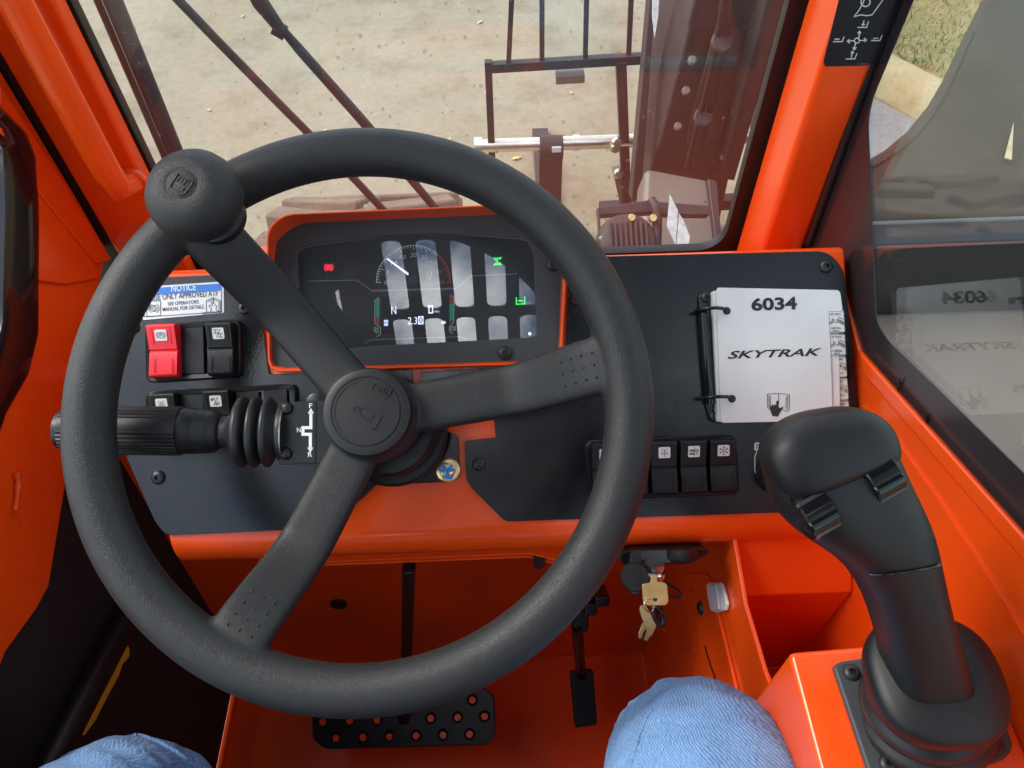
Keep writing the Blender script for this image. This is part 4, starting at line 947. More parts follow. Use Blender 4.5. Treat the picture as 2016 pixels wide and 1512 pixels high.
def hbp(px, py): q = WHEEL.p(px, py, -.024) - WHEEL.O; return (q.dot(WHEEL.U), q.dot(WHEEL.V))
horn = [[(696, 802), (704, 800), (708, 813), (718, 824), (729, 829)], [(694, 808), (699, 812), (712, 818), (722, 826), (729, 833)], [(694, 808), (698, 806), (697, 802)], arc(722, 813, 15, 0, 360, 20, 9), [(750, 817), (735, 845), (731, 845), (730, 841)], [(750, 817), (752, 820), (736, 846)]]
a_, c_ = math.cos(rad(30)), math.sin(rad(30))
horn[3] = [(722 + (x - 722) * .87 - (y - 813) * .5, 813 + (x - 722) * .5 + (y - 813) * .87) for x, y in horn[3]]
strokes('horn_emblem', [[hbp(*p) for p in q] for q in horn], .0008, cm @ Matrix.Translation((0, 0, -.0240)), 'soft', hb, .0009)
em_ = [[(738, 754), (772, 766), (764, 781), (756, 783), (735, 773), (732, 768), (738, 754)], [(745, 762), (742, 768), (749, 771)], [(751, 763), (747, 772)], [(757, 765), (753, 775)], [(762, 767), (759, 777)]]
strokes('maker_emblem', [[hbp(*p) for p in q] for q in em_], .0008, cm @ Matrix.Translation((0, 0, -.0242)), 'soft', hb, .0008)
strokes('emblem_arc', [[(.0240 * math.cos(rad(t)), .0240 * math.sin(rad(t))) for t in range(98, 398, 6)]], .0014, cm @ Matrix.Translation((0, 0, -.0244)) @ Matrix.Diagonal((.95, .95, 1, 1)), 'soft', hb, .0005)
# spinner knob
kb = WHEEL.uv(430, 428, .004)
km = cm @ Matrix.Translation((kb[0], kb[1], 0)) @ Matrix.Diagonal((1.05, 1.05, 1.02, 1))
lathe('knob_stem', [(.019, .004), (.0195, .012), (.012, .016), (.0115, .028), (.017, .031), (.017, .034)], km, 'plastic', sw, 32)
kn = lathe('spinner_knob', [(.017, .030), (.0255, .0325), (.0288, .037), (.0292, .041), (.0280, .0475), (.0245, .0535), (.0185, .0580), (.0105, .0602), (.0098, .0598), (.0090, .0598), (.0085, .0602), (.0001, .0606)], km, 'knob', sw, 64, 60)
ke = [[(-.0052, .0045), (.0048, .0052), (.0056, .002), (.0054, -.004), (.0028, -.006), (-.0046, -.0055), (-.0052, .0045)], [(-.003, .0032), (-.003, -.0005)], [(-.0008, .0035), (-.0008, 0)], [(.0014, .0036), (.0014, .0003)], [(-.002, -.003), (.003, -.003), (.003, -.0008)]]
strokes('knob_emblem', ke, .0007, km @ Matrix.Translation((0, 0, .0603)) @ Matrix.Rotation(rad(-35), 4, 'Z'), 'knob', kn, .0006)

# ================================================================== direction lever
lev = thing('direction_lever', 'black forward reverse lever with ribbed grip and rubber bellows', 'lever', at_depth(600, 900, .585))
LD = .556
P1, P2 = at_depth(118, 846, LD - .012), at_depth(552, 851, LD)
ax = (P2 - P1).normalized(); mpx = LD / F
LM = axis_m(P1, ax, -AX)
def lx(px): return (px - 118) * mpx * .995
grip = [(.0001, lx(118)), (36 * mpx, lx(119)), (37 * mpx, lx(128)), (44 * mpx, lx(132)), (45.5 * mpx, lx(150)), (46 * mpx, lx(345)), (45 * mpx, lx(347)), (45 * mpx, lx(348))]
n = 144; secs = []
for r, z in grip:
    secs.append([Vector(((r + (0.0007 if r > .016 and (k % 4 < 2) and (-1 < k < 50 or 90 < k < 132) else 0)) * math.cos(2 * math.pi * k / n), (r + (0.0007 if r > .016 and (k % 4 < 2) and (-1 < k < 50 or 90 < k < 132) else 0)) * math.sin(2 * math.pi * k / n), z)) for k in range(n)])
loft('grip', secs, 'plastic', lev, mw=LM, smooth=25)
lathe('switch_ring', [(43 * mpx, lx(347)), (44.5 * mpx, lx(349)), (44.5 * mpx, lx(376)), (43.5 * mpx, lx(378))], LM, 'soft', lev, 48)
lathe('neck', [(43.5 * mpx, lx(377.5)), (43.5 * mpx, lx(398)), (41 * mpx, lx(410)), (35 * mpx, lx(419)), (31 * mpx, lx(425))], LM, 'plastic', lev, 48, 60)
bel = [(31, 424.5), (31, 432), (34, 440), (44, 449), (60, 453), (69, 459), (70, 466), (64, 471), (50, 475), (48, 478), (60, 481), (69, 485), (70, 491), (64, 496), (50, 500), (48, 503), (58, 506), (68, 510), (69, 516), (63, 521), (50, 527), (48, 532), (56, 536), (58, 541), (57, 549)]
lathe('bellows', [(r * mpx, lx(z)) for r, z in bel], LM, 'rubber', lev, 56, 70)
lathe('clamp_band', [(57.2 * mpx, lx(545)), (58.6 * mpx, lx(545.5)), (58.6 * mpx, lx(548)), (57.2 * mpx, lx(548.5))], LM, 'steel', lev, 48)
BP = Plane(at_depth(600, 850, LD - .012), X1, tilt(37))
plate('lever_block', BP, rounded([(551, 793), (700, 786), (700, 912), (549, 915)], 3), -.045, 0, 'plastic', lev, bevel=.0012)
plate('shift_plate', BP, [(582, 791), (622, 789), (621, 909), (580, 911)], .0001, .0006, 'soft', lev)
for q in ((565, 804), (563, 893)): lathe('rivet', [(.0048, 0), (.0046, .0012), (.0036, .0028), (.002, .0035), (.0001, .0037)], BP.m(BP.p(*q, 0)), 'plastic', lev, 24, 60)
px_strokes('shift_pattern', BP, [[(612, 812), (612, 842), (596.5, 842), (596.5, 855), (611, 855), (611, 884)]], 6, .0009, 'wprint', lev)
for pts in ([(606, 814), (612, 803), (618, 814)], [(605, 881), (611, 891), (617, 881)]): plate('shift_arrow', BP, pts, .0007, .0009, 'wprint', lev)
px_text('shift_letter', 'F', BP, 608.5, 794, 615, 803, .0009, 'wprint', lev, .01)
px_text('shift_letter', 'N', BP, 584.5, 842, 592, 851, .0009, 'wprint', lev, .01)
px_text('shift_letter', 'R', BP, 606.5, 890, 614.5, 899.5, .0009, 'wprint', lev, .01)

# ================================================================== booklet
bk = thing('chart_booklet', 'white load chart booklet marked 6034 on a black ring holder', 'booklet', DASH.p(1530, 700))
BH = .016
plate('pages', DASH, rounded([(1404, 572), (1652, 577), (1655, 826), (1414, 831)], 4), .004, BH - .002, 'white', bk, bevel=.0008)
plate('cover', DASH, rounded([(1411, 566), (1654, 571), (1659, 606), (1659, 645), (1634, 640), (1640, 828), (1420, 833)], [6, 8, 4, 3, 2, 6, 6]), BH - .0015, BH, 'white', bk, bevel=.0004)
tabs = [((1631, 612), (1661, 611), (1664, 654), (1634, 655)), ((1633, 657), (1663, 657), (1666, 699), (1636, 700)), ((1636, 701), (1665, 700), (1668, 742), (1639, 743)), ((1638, 745), (1668, 744), (1671, 787), (1641, 788)), ((1641, 789), (1671, 788), (1673, 828), (1643, 828))]
tt = [('60" MAX', '+650 lbs.', 'MAX'), ('72" MAX', '+1200 lbs', 'MAX'), ('72" MAX', '+1400 LBS MAX', None), ('x2 173"', '+1400 LBS MAX', None), ('60" MAX', None, None)]
for i, t in enumerate(tabs):
    h = BH + .0006 - i * .0016
    o = plate('index_tab', DASH, rounded(list(t), 4), h - .0012, h, 'white', bk)
    x0, y0 = t[0]; x1, y1 = t[2]; hh = h + .0003
    px_strokes('tab_outline', DASH, [[(x0 + 1, y0 + 1), (x1 - 3, y0 + 1), (x1 - 1, y1 - 1), (x0 + 3, y1 - 1), (x0 + 1, y0 + 1)]], .9, hh, 'g_line', o)
    a, b, c3 = tt[i]
    px_text('tab_text', a, DASH, x0 + 4, y0 + 4, x0 + 24, y0 + 9, hh, 'ink', o)
    px_strokes('tab_drawing', DASH, [[(x0 + 1, y0 + 24), (x0 + 8, y0 + 20), (x0 + 8, y0 + 14)], [(x0 + 1, y0 + 27), (x0 + 11, y0 + 22), (x0 + 11, y0 + 16)], [(x0 + 14, y0 + 22), (x0 + 17, y0 + 22)], [(x0 + 15.5, y0 + 20.5), (x0 + 15.5, y0 + 23.5)],
        [(x0 + 18, y0 + 16), (x0 + 29, y0 + 22), (x0 + 29, y0 + 27), (x0 + 18, y0 + 21), (x0 + 18, y0 + 16)], [(x0 + 19, y0 + 12), (x0 + 29, y0 + 17)], [(x0 + 20, y0 + 19), (x0 + 29, y0 + 24)]] if i < 4 else [[(x0 + 10, y0 + 12), (x0 + 20, y0 + 12)]], 1.2, hh, 'ink', o)
    if i in (2, 3): plate('tab_load', DASH, [(x0 + 19, y0 + 17), (x0 + 26, y0 + 20), (x0 + 28, y0 + 29), (x0 + 20, y0 + 25)], hh, hh + .0002, 'leaf', o)
    if b: px_text('tab_text', b, DASH, x0 + 4, y0 + 31, x0 + 25, y0 + 36, hh, 'ink', o)
    if c3: px_text('tab_text', c3, DASH, x0 + 9, y0 + 37, x0 + 21, y0 + 41, hh, 'ink', o)
H6 = BH + .0003
px_text('model_number', '6034', DASH, 1479, 585, 1569, 611, H6, 'ink', bk, .035, .0, rot=0)
px_text('brand_word', 'SKYTRAK', DASH, 1432, 688, 1619, 703.5, H6, 'ink', bk, .022, .35)
px_text('trade_mark', 'TM', DASH, 1617.5, 701, 1621, 703, H6, 'ink', bk)
bkx = [[(1511, 776), (1533, 774.5), (1554, 777), (1554, 805), (1549, 810), (1534, 803)], [(1511, 776), (1511, 801), (1516, 807)], [(1533, 774.5), (1533, 795)], [(1514, 778), (1514, 800)], [(1551, 779), (1550, 806)], [(1548, 780), (1547, 804)], [(1517, 779), (1517, 797)]]
px_strokes('manual_symbol', DASH, bkx, 1.1, H6, 'ink', bk)
hand = [(1518, 812), (1514.5, 799), (1516, 797.5), (1519, 801), (1519.5, 797), (1522, 796.5), (1523.5, 800), (1524.5, 796.5), (1527, 796.5), (1528, 800), (1528.5, 790), (1531, 788.5), (1532.8, 790), (1533, 801), (1535.5, 804), (1541, 800.5), (1542.5, 802), (1535, 813), (1532, 820), (1521, 819)]
plate('hand_symbol', DASH, hand, H6, H6 + .0001, 'ink', bk)
plate('ring_holder', DASH, rounded([(1375, 583), (1384, 575), (1402, 577), (1412, 640), (1416, 770), (1420, 822), (1410, 830), (1398, 826), (1390, 800)], 6), .0003, .0045, 'gloss', bk, bevel=.002, seg=3)
tube('spine_rod', [DASH.p(1386, 612, .008), DASH.p(1392, 700, .008), DASH.p(1400, 795, .008)], .0036, 'gloss', bk, 14)
for q in ((1391, 586), (1407, 819)): screw('holder_screw', DASH.p(*q, .0045), DASH.N, .0046, bk)
for xa, ya in ((1404, 608), (1414, 781)):
    A_ = DASH.p(xa + 28, ya + 3, BH - .001); pts = []
    for k in range(15):
        t = math.pi * 1.15 * k / 14; u, w_ = DASH.uv(xa - 1, ya + 3, BH); R_ = 29 * .62 / F
        pts.append(DASH.w(u + R_ * math.cos(t), w_ + .0012 * math.sin(t * .9), .008 + .014 * math.sin(t)))
    tube('binder_ring', pts, .0015, 'gloss', bk, 10)
    lathe('punch_hole', [(.0033, 0), (.0030, .0002), (.0001, .0002)], DASH.m(DASH.p(xa + 27, ya + 4, BH + .0001)), 'ink', bk, 16)

# ================================================================== right console, joystick
con = thing('side_console', 'orange armrest console with storage pocket right of the driver', 'console', (.24, .1, .02))
CZ = .672
CP = plane_z(CZ)
c0 = CP.p(1553, 1283); c1 = CP.p(1736, 1252)
fy = c0.y
v, f = prism_data([(.1905, fy, .03), (.2930, fy, .03), (.2930, -.35, .03), (.1905, -.35, .03)], [(c0.x, fy, CZ), (.2930, fy + .006, CZ), (.2930, -.35, CZ), (c0.x + .004, -.35, CZ)])
obj('console_box', v, f, 'orange', con, 35, .004, 3)
# slope under the dash and the pocket
k1 = [(.290, .568), (.246, .520)]
v, f = prism_data([(.1905, .296, .566), (.1905, .247, .520), (.1905, .240, .33), (.1905, .244, .33), (.1905, .252, .517), (.1905, .31, .566)], [(.2925, .296, .566), (.2925, .247, .520), (.2925, .240, .33), (.2925, .244, .33), (.2925, .252, .517), (.2925, .31, .566)])
obj('pocket_back', v, f, 'orange', con, 35, .001)
box('pocket_floor', (.1905, fy + .002, .322), (.2925, .2395, .332), 'orange', con, .001)

js = thing('joystick', 'black joystick with two thumb rollers on a rubber bellows boot', 'joystick', CP.p(1840, 1400))
bp_px = [(1642, 1308), (1735, 1292), (1960, 1320), (2000, 1478), (1985, 1500), (1735, 1560), (1715, 1545)]
plate('base_plate', CP, rounded([(1641, 1310), (1655, 1302), (1900, 1262), (1925, 1275), (1998, 1470), (1980, 1495), (1745, 1560), (1720, 1545)], [10, 10, 14, 14, 16, 16, 14, 14]), .0004, .006, 'bezel', js, bevel=.0018)
for q in ((1676, 1324), (1958, 1469), (1748, 1504)): screw('plate_screw', CP.p(*q, .006), (0, 0, 1), .0052, js, spin=q[0])
def fl(cx, cy, rx, ry, d, n=48, p=2.4, rot=0):
    o = []
    for k in range(n):
        a = 2 * math.pi * k / n; x = math.copysign(abs(math.cos(a)) ** (2 / p), math.cos(a)) * rx; y = math.copysign(abs(math.sin(a)) ** (2 / p), math.sin(a)) * ry
        xr = x * math.cos(rot) - y * math.sin(rot); yr = x * math.sin(rot) + y * math.cos(rot); o.append(at_depth(cx + xr, cy + yr, d))
    return o
ro = rad(18)
fc = at_depth(1849, 1332, .402)
fn = (-AX * .80 - DN * .60 - RT * .08).normalized()
fm = axis_m(fc, fn, RT)
def se(rx, ry, z, p=2.5, n=48, dx=0.0, dy=0.0):
    return [Vector((dx + rx * math.copysign(abs(math.cos(2 * math.pi * k / n)) ** (2 / p), math.cos(2 * math.pi * k / n)), dy + ry * math.copysign(abs(math.sin(2 * math.pi * k / n)) ** (2 / p), math.sin(2 * math.pi * k / n)), z)) for k in range(n)]
secs = [se(.028, .030, -.022), se(.0365, .0380, -.020), se(.0392, .0408, -.014), se(.0400, .0416, -.006), se(.0388, .0404, -.001), se(.0354, .0370, .0014), se(.0305, .0320, .0030), se(.0255, .0265, .0050), se(.0200, .0210, .0055)]
fo = loft('hand_flange', secs, 'soft', js, smooth=70, sub=1, mw=fm @ Matrix.Diagonal((.90, .86, 1, 1)))
jc = CP.p(1820, 1418, .005)
je = fc - fn * .017
jm = axis_m(jc, je - jc) @ Matrix.Diagonal((.86, .86, (je - jc).length / .036, 1))
bl = [(.040, 0), (.0425, .002), (.0435, .006), (.0415, .010), (.0385, .011), (.0375, .013), (.040, .015), (.0412, .019), (.0395, .023), (.036, .0245), (.035, .027), (.038, .030), (.036, .036)]
lathe('bellows', bl, jm, 'rubber', js, 56, 70)
def fan_(pts, d, r=.0009, name='seam', par=None): tube(name, [at_depth(x, y, d_) for (x, y), d_ in zip(pts, d)], r, 'gloss', par or js, 6)
# the grip: lofted between left/right photo edges, each section with real depth and thickness
G = [((1722, 1420), (1938, 1412), .424, .024), ((1730, 1385), (1922, 1380), .413, .021), ((1738, 1345), (1912, 1345), .407, .0195), ((1733, 1300), (1900, 1308), .402, .019), ((1726, 1258), (1888, 1270), .398, .019), ((1712, 1205), (1872, 1222), .393, .0195), ((1692, 1150), (1853, 1158), .388, .020), ((1655, 1100), (1838, 1098), .383, .021),
     ((1596, 1066), (1822, 1045), .380, .022), ((1554, 1030), (1803, 1000), .377, .022), ((1524, 996), (1782, 958), .375, .022), ((1516, 958), (1764, 918), .374, .0215), ((1503, 920), (1750, 880), .374, .020), ((1505, 885), (1732, 848), .375, .018), ((1535, 850), (1700, 825), .377, .013), ((1570, 836), (1665, 822), .379, .007)]
def gsec(L, R, d, th, n=32, p=3.2, lift=0.0, grow=1.0):
    a = at_depth(*L, d - lift); b = at_depth(*R, d - lift); c = (a + b) / 2; u = (b - a) / 2 * grow; nn = -AX; nn = (nn - u.normalized() * nn.dot(u.normalized())).normalized(); o = []
    for k in range(n):
        t = 2 * math.pi * k / n; o.append(c + u * (math.copysign(abs(math.cos(t)) ** (2 / p), math.cos(t))) + nn * (th * math.copysign(abs(math.sin(t)) ** (2 / p), math.sin(t))))
    return o
nG = len(G)
loft('grip_body', [gsec(*g, grow=(.86 if i < 6 else .90 if i == 6 else .95 if i == 7 else 1.0)) for i, g in enumerate(G)], 'soft', js, smooth=70, sub=1)
Hd = [((1544, 990), (1746, 897), .3715, .0170), ((1538, 978), (1760, 895), .3695, .0190), ((1519, 950), (1757, 874), .3690, .0195), ((1501, 916), (1750, 850), .3690, .0192), ((1498, 880), (1735, 828), .3695, .0180), ((1514, 848), (1712, 810), .371, .0155), ((1550, 822), (1680, 801), .373, .012), ((1590, 808), (1655, 798), .376, .006)]
loft('palm_cap', [gsec(*g, p=3.5) for g in Hd], 'soft', js, smooth=70, sub=1)
for (x, y) in ((1607, 1010), (1733, 941)):
    d = .3575; A_, B_ = at_depth(x - 27, y + 15, d), at_depth(x + 27, y - 15, d); c = (A_ + B_) / 2; uax = (B_ - A_).normalized()
    n = 48; r0 = .0122; secs = []
    hw = (B_ - A_).length / 2
    for z, kk in ((-hw, .93), (-hw + .0008, 1), (hw - .0008, 1), (hw, .93)):
        secs.append([Vector(((r0 * kk - (.0009 if k % 6 == 0 else 0)) * math.cos(2 * math.pi * k / n), (r0 * kk - (.0009 if k % 6 == 0 else 0)) * math.sin(2 * math.pi * k / n), z)) for k in range(n)])
    loft('thumb_roller', secs, 'gloss', js, mw=axis_m(c - (-AX) * .0035, uax), smooth=25)
    w_ = [(-33, 2), (12, -34), (36, 14), (-9, 48)]
    q = [at_depth(x + a * 1.16, y + (b - 7) * 1.05, .3548) for a, b in w_]; v, f = prism_data(q, [p_ + AX * .008 for p_ in q]); obj('roller_well', v, f, 'seal', js, 0)
sm_ = gsec((1668, 1118), (1842, 1088), .3836, .0216, n=48, grow=.94); tube('seam', sm_[8:20], .0007, 'gloss', js, 6)

# ================================================================== pedals, switches under the dash
bp = thing('brake_pedal', 'wide black brake pedal with drilled grip holes', 'pedal', (-.13, .25, .0))
PB = Plane((0, .235, .11), X1, tilt(25))
pts = rounded([(614, 1378), (640, 1362), (955, 1354), (974, 1372), (975, 1452), (960, 1467), (640, 1476), (614, 1455)], 12)
holes = [(930, 1378)] + [(636 + 53 * k, 1421 - 1.8 * k) for k in range(7)] + [(662 + 52.5 * k, 1453 - 1.6 * k) for k in range(6)]
uv = [PB.uv(*q) for q in pts]; 
plate('pedal_plate', PB, pts, -.005, 0, 'pedal', bp, bevel=.002, seg=3)
for q in holes:
    mw = PB.m(PB.p(*q, 0))
    lathe('grip_hole', [(.0078, -.001), (.0072, .0022), (.0056, .0034), (.0046, .0026), (.0044, .0006)], mw, 'pedal', bp, 20, 60)
    lathe('hole_opening', [(.0045, .0003), (.0045, .0008), (.0001, .0008)], mw, 'orange', bp, 16)
ar = [at_depth(796, 1415, .985), at_depth(799, 1330, .94), at_depth(803, 1230, .87), at_depth(806, 1100, .74)]
v_ = []
for p in ar: v_.append([p + Vector((a, b, 0)) for a, b in ((-.0065, -.016), (.0065, -.016), (.0065, .016), (-.0065, .016))])
loft('pedal_arm', v_, 'pedal', bp, bevel=.002)
ac = thing('accelerator_pedal', 'slim black ribbed accelerator pedal on a hanging rod', 'pedal', (.10, .26, .0))
PA = Plane((0, .25, .12), X1, tilt(32))
plate('pedal_pad', PA, rounded([(1122, 1322), (1168, 1319), (1177, 1428), (1132, 1434)], 7), -.012, 0, 'pedal', ac, bevel=.002, seg=3)
px_strokes('pad_rib', PA, [[(1130 + 6 * k, 1328 - .4 * k), (1138 + 6 * k, 1426 - .5 * k)] for k in range(6)], 2.2, .0001, 'pedal', ac, .0012)
tube('pedal_rod', [PA.p(1144, 1330, -.004), at_depth(1140, 1280, .90), at_depth(1136, 1235, .86)], .0065, 'pedal', ac, 12)
d = .86
for q in ([(1124, 1200), (1160, 1205), (1158, 1246), (1128, 1246)], [(1150, 1184), (1180, 1190), (1176, 1214), (1150, 1214)], [(1170, 1174), (1202, 1172), (1201, 1194), (1172, 1198)]):
    p0 = [at_depth(*a, d) for a in q]; v, f = prism_data(p0, [p_ + AX * .05 for p_ in p0]); obj('pedal_sensor', v, f, 'pedal', ac, 35, .003)
for q in ((667, 1188), (1062, 1110)): pass
tw = Plane((0, .365, 0), X1, (0, .09, .60))
lathe('grommet', [(.012, 0), (.011, .003), (.006, .004), (.0001, .004)], tw.m(tw.p(667, 1188)), 'seal', cab, 20)
px_strokes('floor_weld', plane_z(0), [[(640, 1318), (800, 1310), (1000, 1301), (1200, 1297), (1370, 1293)]], 4, .0004, 'orange', cab, .002)

kp_ = thing('ignition_panel', 'black ignition switch panel under the orange dash lip', 'switch panel', at_depth(1310, 1095, .64))
PK = Plane(at_depth(1310, 1092, .628), X1, (0, .75, -.55))
zt2 = .625
q = rounded([(1215, 1088), (1250, 1082), (1392, 1078), (1398, 1086), (1385, 1098), (1330, 1110), (1225, 1113)], 6)
a3 = [at_depth(*p, zt2) for p in q]; v, f = prism_data(a3, [p_ + AX * .02 for p_ in a3]); obj('panel_housing', v, f, 'gloss', kp_, 35, .0015)
sk = axis_m(at_depth(1345, 1100, zt2 - .002), Vector((0, -.55, -.84)))
lathe('socket_cap', [(.0001, .004), (.006, .004), (.011, .003), (.0135, .0), (.0135, -.008)], axis_m(at_depth(1345, 1098, zt2), Vector((0, -.80, -.55))), 'plastic', kp_, 28)
lathe('lock_nut', [(.0085, 0), (.0090, .004), (.0080, .008), (.0095, .009), (.0095, .013), (.0088, .016), (.006, .018), (.0001, .018)], axis_m(at_depth(1288, 1106, zt2), Vector((.0, -.50, -.85))), 'steel', kp_, 24)
cap = thing('socket_cover', 'round black rubber socket cover hanging beside the keys', 'cover', at_depth(1250, 1165, .60))
CC = Plane(at_depth(1250, 1135, .603), X1, tilt(30))
lathe('cover_disc', [(.0110, -.006), (.0117, -.003), (.0117, -.0005), (.0108, .0006), (.0068, .0006), (.0066, .0012), (.0056, .0014), (.0001, .0014)], CC.m(CC.p(1250, 1136)), 'plastic', cap, 40, 40)
plate('strap', CC, [(1241, 1088), (1261, 1088), (1262, 1112), (1239, 1112)], -.004, -.0015, 'plastic', cap, bevel=.0006)
plate('pull_tab', CC, rounded([(1240, 1158), (1262, 1157), (1260, 1170), (1244, 1172)], 5), -.004, -.001, 'plastic', cap, bevel=.0008)
ky = thing('key_ring', 'brass ignition key in the lock with spare keys on a ring', 'keys', at_depth(1290, 1250, .615))
KP = Plane(at_depth(1290, 1165, .598), X1, tilt(32))
ko = rounded([(1264, 1150), (1280, 1147), (1283, 1131), (1293, 1131), (1294, 1146), (1309, 1147), (1314, 1153), (1316, 1186), (1310, 1192), (1272, 1192), (1266, 1186)], [6, 2, 1, 1, 2, 6, 6, 6, 6, 6, 6])
plate('key', KP, ko, -.0018, 0, 'brass', ky, bevel=.0004)
plate('key_hole', KP, [(1284, 1178), (1295, 1177.5), (1293, 1184), (1287, 1184)], 0, .0001, 'seal', ky)
put_text('key_emboss', 'JLG', KP.m(KP.p(1287, 1164, .0003)) @ Matrix.Rotation(rad(3), 4, 'Z'), .0088, .0038, 'brass', ky, .01, .25)
rg = [at_depth(1287 - 9 + 10 * math.cos(t), 1192 + 13 * math.sin(t), .597 + .004 * math.cos(t)) for t in [k * 2 * math.pi / 24 for k in range(25)]]
tube('ring', rg, .0006, 'steel', ky, 8)
KQ = Plane(at_depth(1275, 1215, .605), Vector((.8, -.1, -.5)).normalized(), tilt(50))
d2 = .606
for q, m_ in (([(1262, 1192), (1272, 1192), (1292, 1230), (1291, 1236), (1283, 1252), (1276, 1250), (1263, 1215), (1259, 1200)], 'brass'), ([(1266, 1226), (1273, 1236), (1265, 1248), (1264, 1256), (1258, 1258), (1257, 1248)], 'brass'), ([(1274, 1240), (1281, 1252), (1274, 1262), (1268, 1260)], 'brass')):
    a3 = [at_depth(*p, d2) for p in q]; v, f = prism_data(a3, [p_ + AX * .0018 for p_ in a3]); obj('spare_key', v, f, m_, ky, 0, .0003); d2 += .004
fb = [at_depth(1296 + 9 * math.cos(t) * 1.0 + 5 * math.sin(t), 1212 + 18 * math.sin(t) + 3 * math.cos(t), .607) for t in [k * 2 * math.pi / 20 for k in range(21)]]
tube('fob_loop', fb, .0026, 'gloss', ky, 10)
wl_ = thing('cable_tie', 'thin black cable loop behind the brass key', 'cable', at_depth(1325, 1160, .66))
tube('loop', smooth_path([at_depth(x, y, .64) for x, y in ((1296, 1136), (1312, 1148), (1332, 1160), (1340, 1170), (1336, 1176), (1318, 1174))], 5), .0012, 'gloss', wl_, 8)
wc_ = thing('plastic_clip', 'translucent white plastic clip stuck on the orange footwell wall', 'clip', PX.p(1408, 1200))
cq = [(1390, 1150), (1394, 1147), (1418, 1146), (1424, 1165), (1430, 1190), (1428, 1202), (1408, 1207), (1398, 1202), (1392, 1172)]
plate('clip_body', PX, cq, .0005, .004, 'clear', wc_, bevel=.0015)
plate('clip_core', PX, [(1394, 1152), (1407, 1150), (1412, 1172), (1415, 1200), (1404, 1203), (1398, 1180)], .004, .0060, 'clear', wc_, bevel=.0012)

# ================================================================== seat and driver
st = thing('driver_seat', 'black fabric driver seat under the person in jeans', 'seat', (-.08, -.45, 0))
box('seat_base', (-.25, -.62, .0), (.09, -.22, .28), 'plastic', st, .02)
box('seat_cushion', (-.30, -.68, .285), (.14, -.12, .395), 'seat', st, .045, 4)
v, f = prism_data([(-.30, -.74, .36), (.14, -.74, .36), (.14, -.64, .36), (-.30, -.64, .36)], [(-.27, -.86, .95), (.11, -.86, .95), (.11, -.78, .95), (-.27, -.78, .95)]); obj('seat_back', v, f, 'seat', st, 35, .04, 4)

pn = thing('person', 'person in light blue jeans seated with knees apart under the wheel', 'person', (-.08, -.1, 0))
def leg_graph():
    v = [(-.08, -.47, .515)]; r = [(.13, .11)]; e = []
    def ch(start, pts):
        p = start
        for q, rr in pts: v.append(q); r.append(rr); e.append((p, len(v) - 1)); p = len(v) - 1
        return p
    ch(0, [((.03, -.42, .500), (.092, .086)), ((.085, -.20, .505), (.084, .080)), ((.108, -.02, .580), (.078, .074)), ((.122, .076, .600), (.074, .069)), ((.128, .126, .545), (.066, .066)), ((.136, .080, .34), (.058, .060)), ((.140, .02, .15), (.052, .054)), ((.139, .005, .09), (.054, .056))])
    ch(0, [((-.19, -.42, .500), (.092, .086)), ((-.232, -.20, .505), (.083, .078)), ((-.285, -.04, .575), (.074, .068)), ((-.304, .054, .598), (.068, .064)), ((-.306, .100, .545), (.062, .062)), ((-.285, .06, .34), (.058, .060)), ((-.272, .01, .15), (.052, .054)), ((-.270, 0, .09), (.054, .056))])
    nk = ch(0, [((-.08, -.50, .62), (.145, .105)), ((-.08, -.51, .74), (.150, .105)), ((-.075, -.515, .88), (.155, .105)), ((-.07, -.515, .99), (.125, .085)), ((-.07, -.50, 1.07), (.058, .06))])
    ch(nk, [((-.065, -.475, 1.14), (.062, .072)), ((-.06, -.455, 1.21), (.074, .090)), ((-.06, -.46, 1.27), (.066, .082))])
    sh = nk - 1
    for sx, el, wr in ((1, (.24, -.36, .82), (.085, -.13, 1.06)), (-1, (-.35, -.36, .82), (-.12, -.13, 1.06))):
        a = ch(sh, [((-.07 + sx * .17, -.515, .975), (.062, .062)), (((-.07 + sx * .17 + el[0]) / 2 + sx * .01, -.45, .89), (.052, .052)), (el, (.043, .043)), (((el[0] + wr[0]) / 2, -.25, .94), (.038, .038)), (wr, (.026, .026)), ((wr[0] - sx * .02, -.095, 1.10), (.036, .022))])
    return v, e, r
v, e_, r_ = leg_graph()
me = bpy.data.meshes.new('jeans'); me.from_pydata(v, e_, []); o = bpy.data.objects.new('jeans', me); COL.objects.link(o)
o.modifiers.new('skin', 'SKIN'); ss = o.modifiers.new('s', 'SUBSURF'); ss.levels = 4; ss.render_levels = 4
for i, rr in enumerate(r_): me.skin_vertices[0].data[i].radius = rr
me.skin_vertices[0].data[0].use_root = True
dg = bpy.context.evaluated_depsgraph_get(); dg.update(); jm_ = bpy.data.meshes.new_from_object(o.evaluated_get(dg)); bpy.data.objects.remove(o)
from mathutils import noise as mnoise
jm_.calc_loop_triangles() if hasattr(jm_, 'calc_loop_triangles') else None
nrm = [v_.normal.copy() for v_ in jm_.vertices]
for v_, n_ in zip(jm_.vertices, nrm):
    p = v_.co; q = Vector((p.x * 16, p.y * 9 + p.z * 3, p.z * 16)); fo_ = mnoise.noise(Vector((p.x * 14 + p.y * 26 + 3, p.y * 10 - p.x * 20, p.z * 42))); v_.co = p + n_ * (.0045 * mnoise.noise(q) + .0045 * (1 - abs(fo_) * 2.2) * (1 if abs(fo_) < .45 else 0) + .0016 * mnoise.noise(q * 3.1))
jm_.name = 'body'; jm_.materials.clear(); fin(jm_, 'denim', 180)
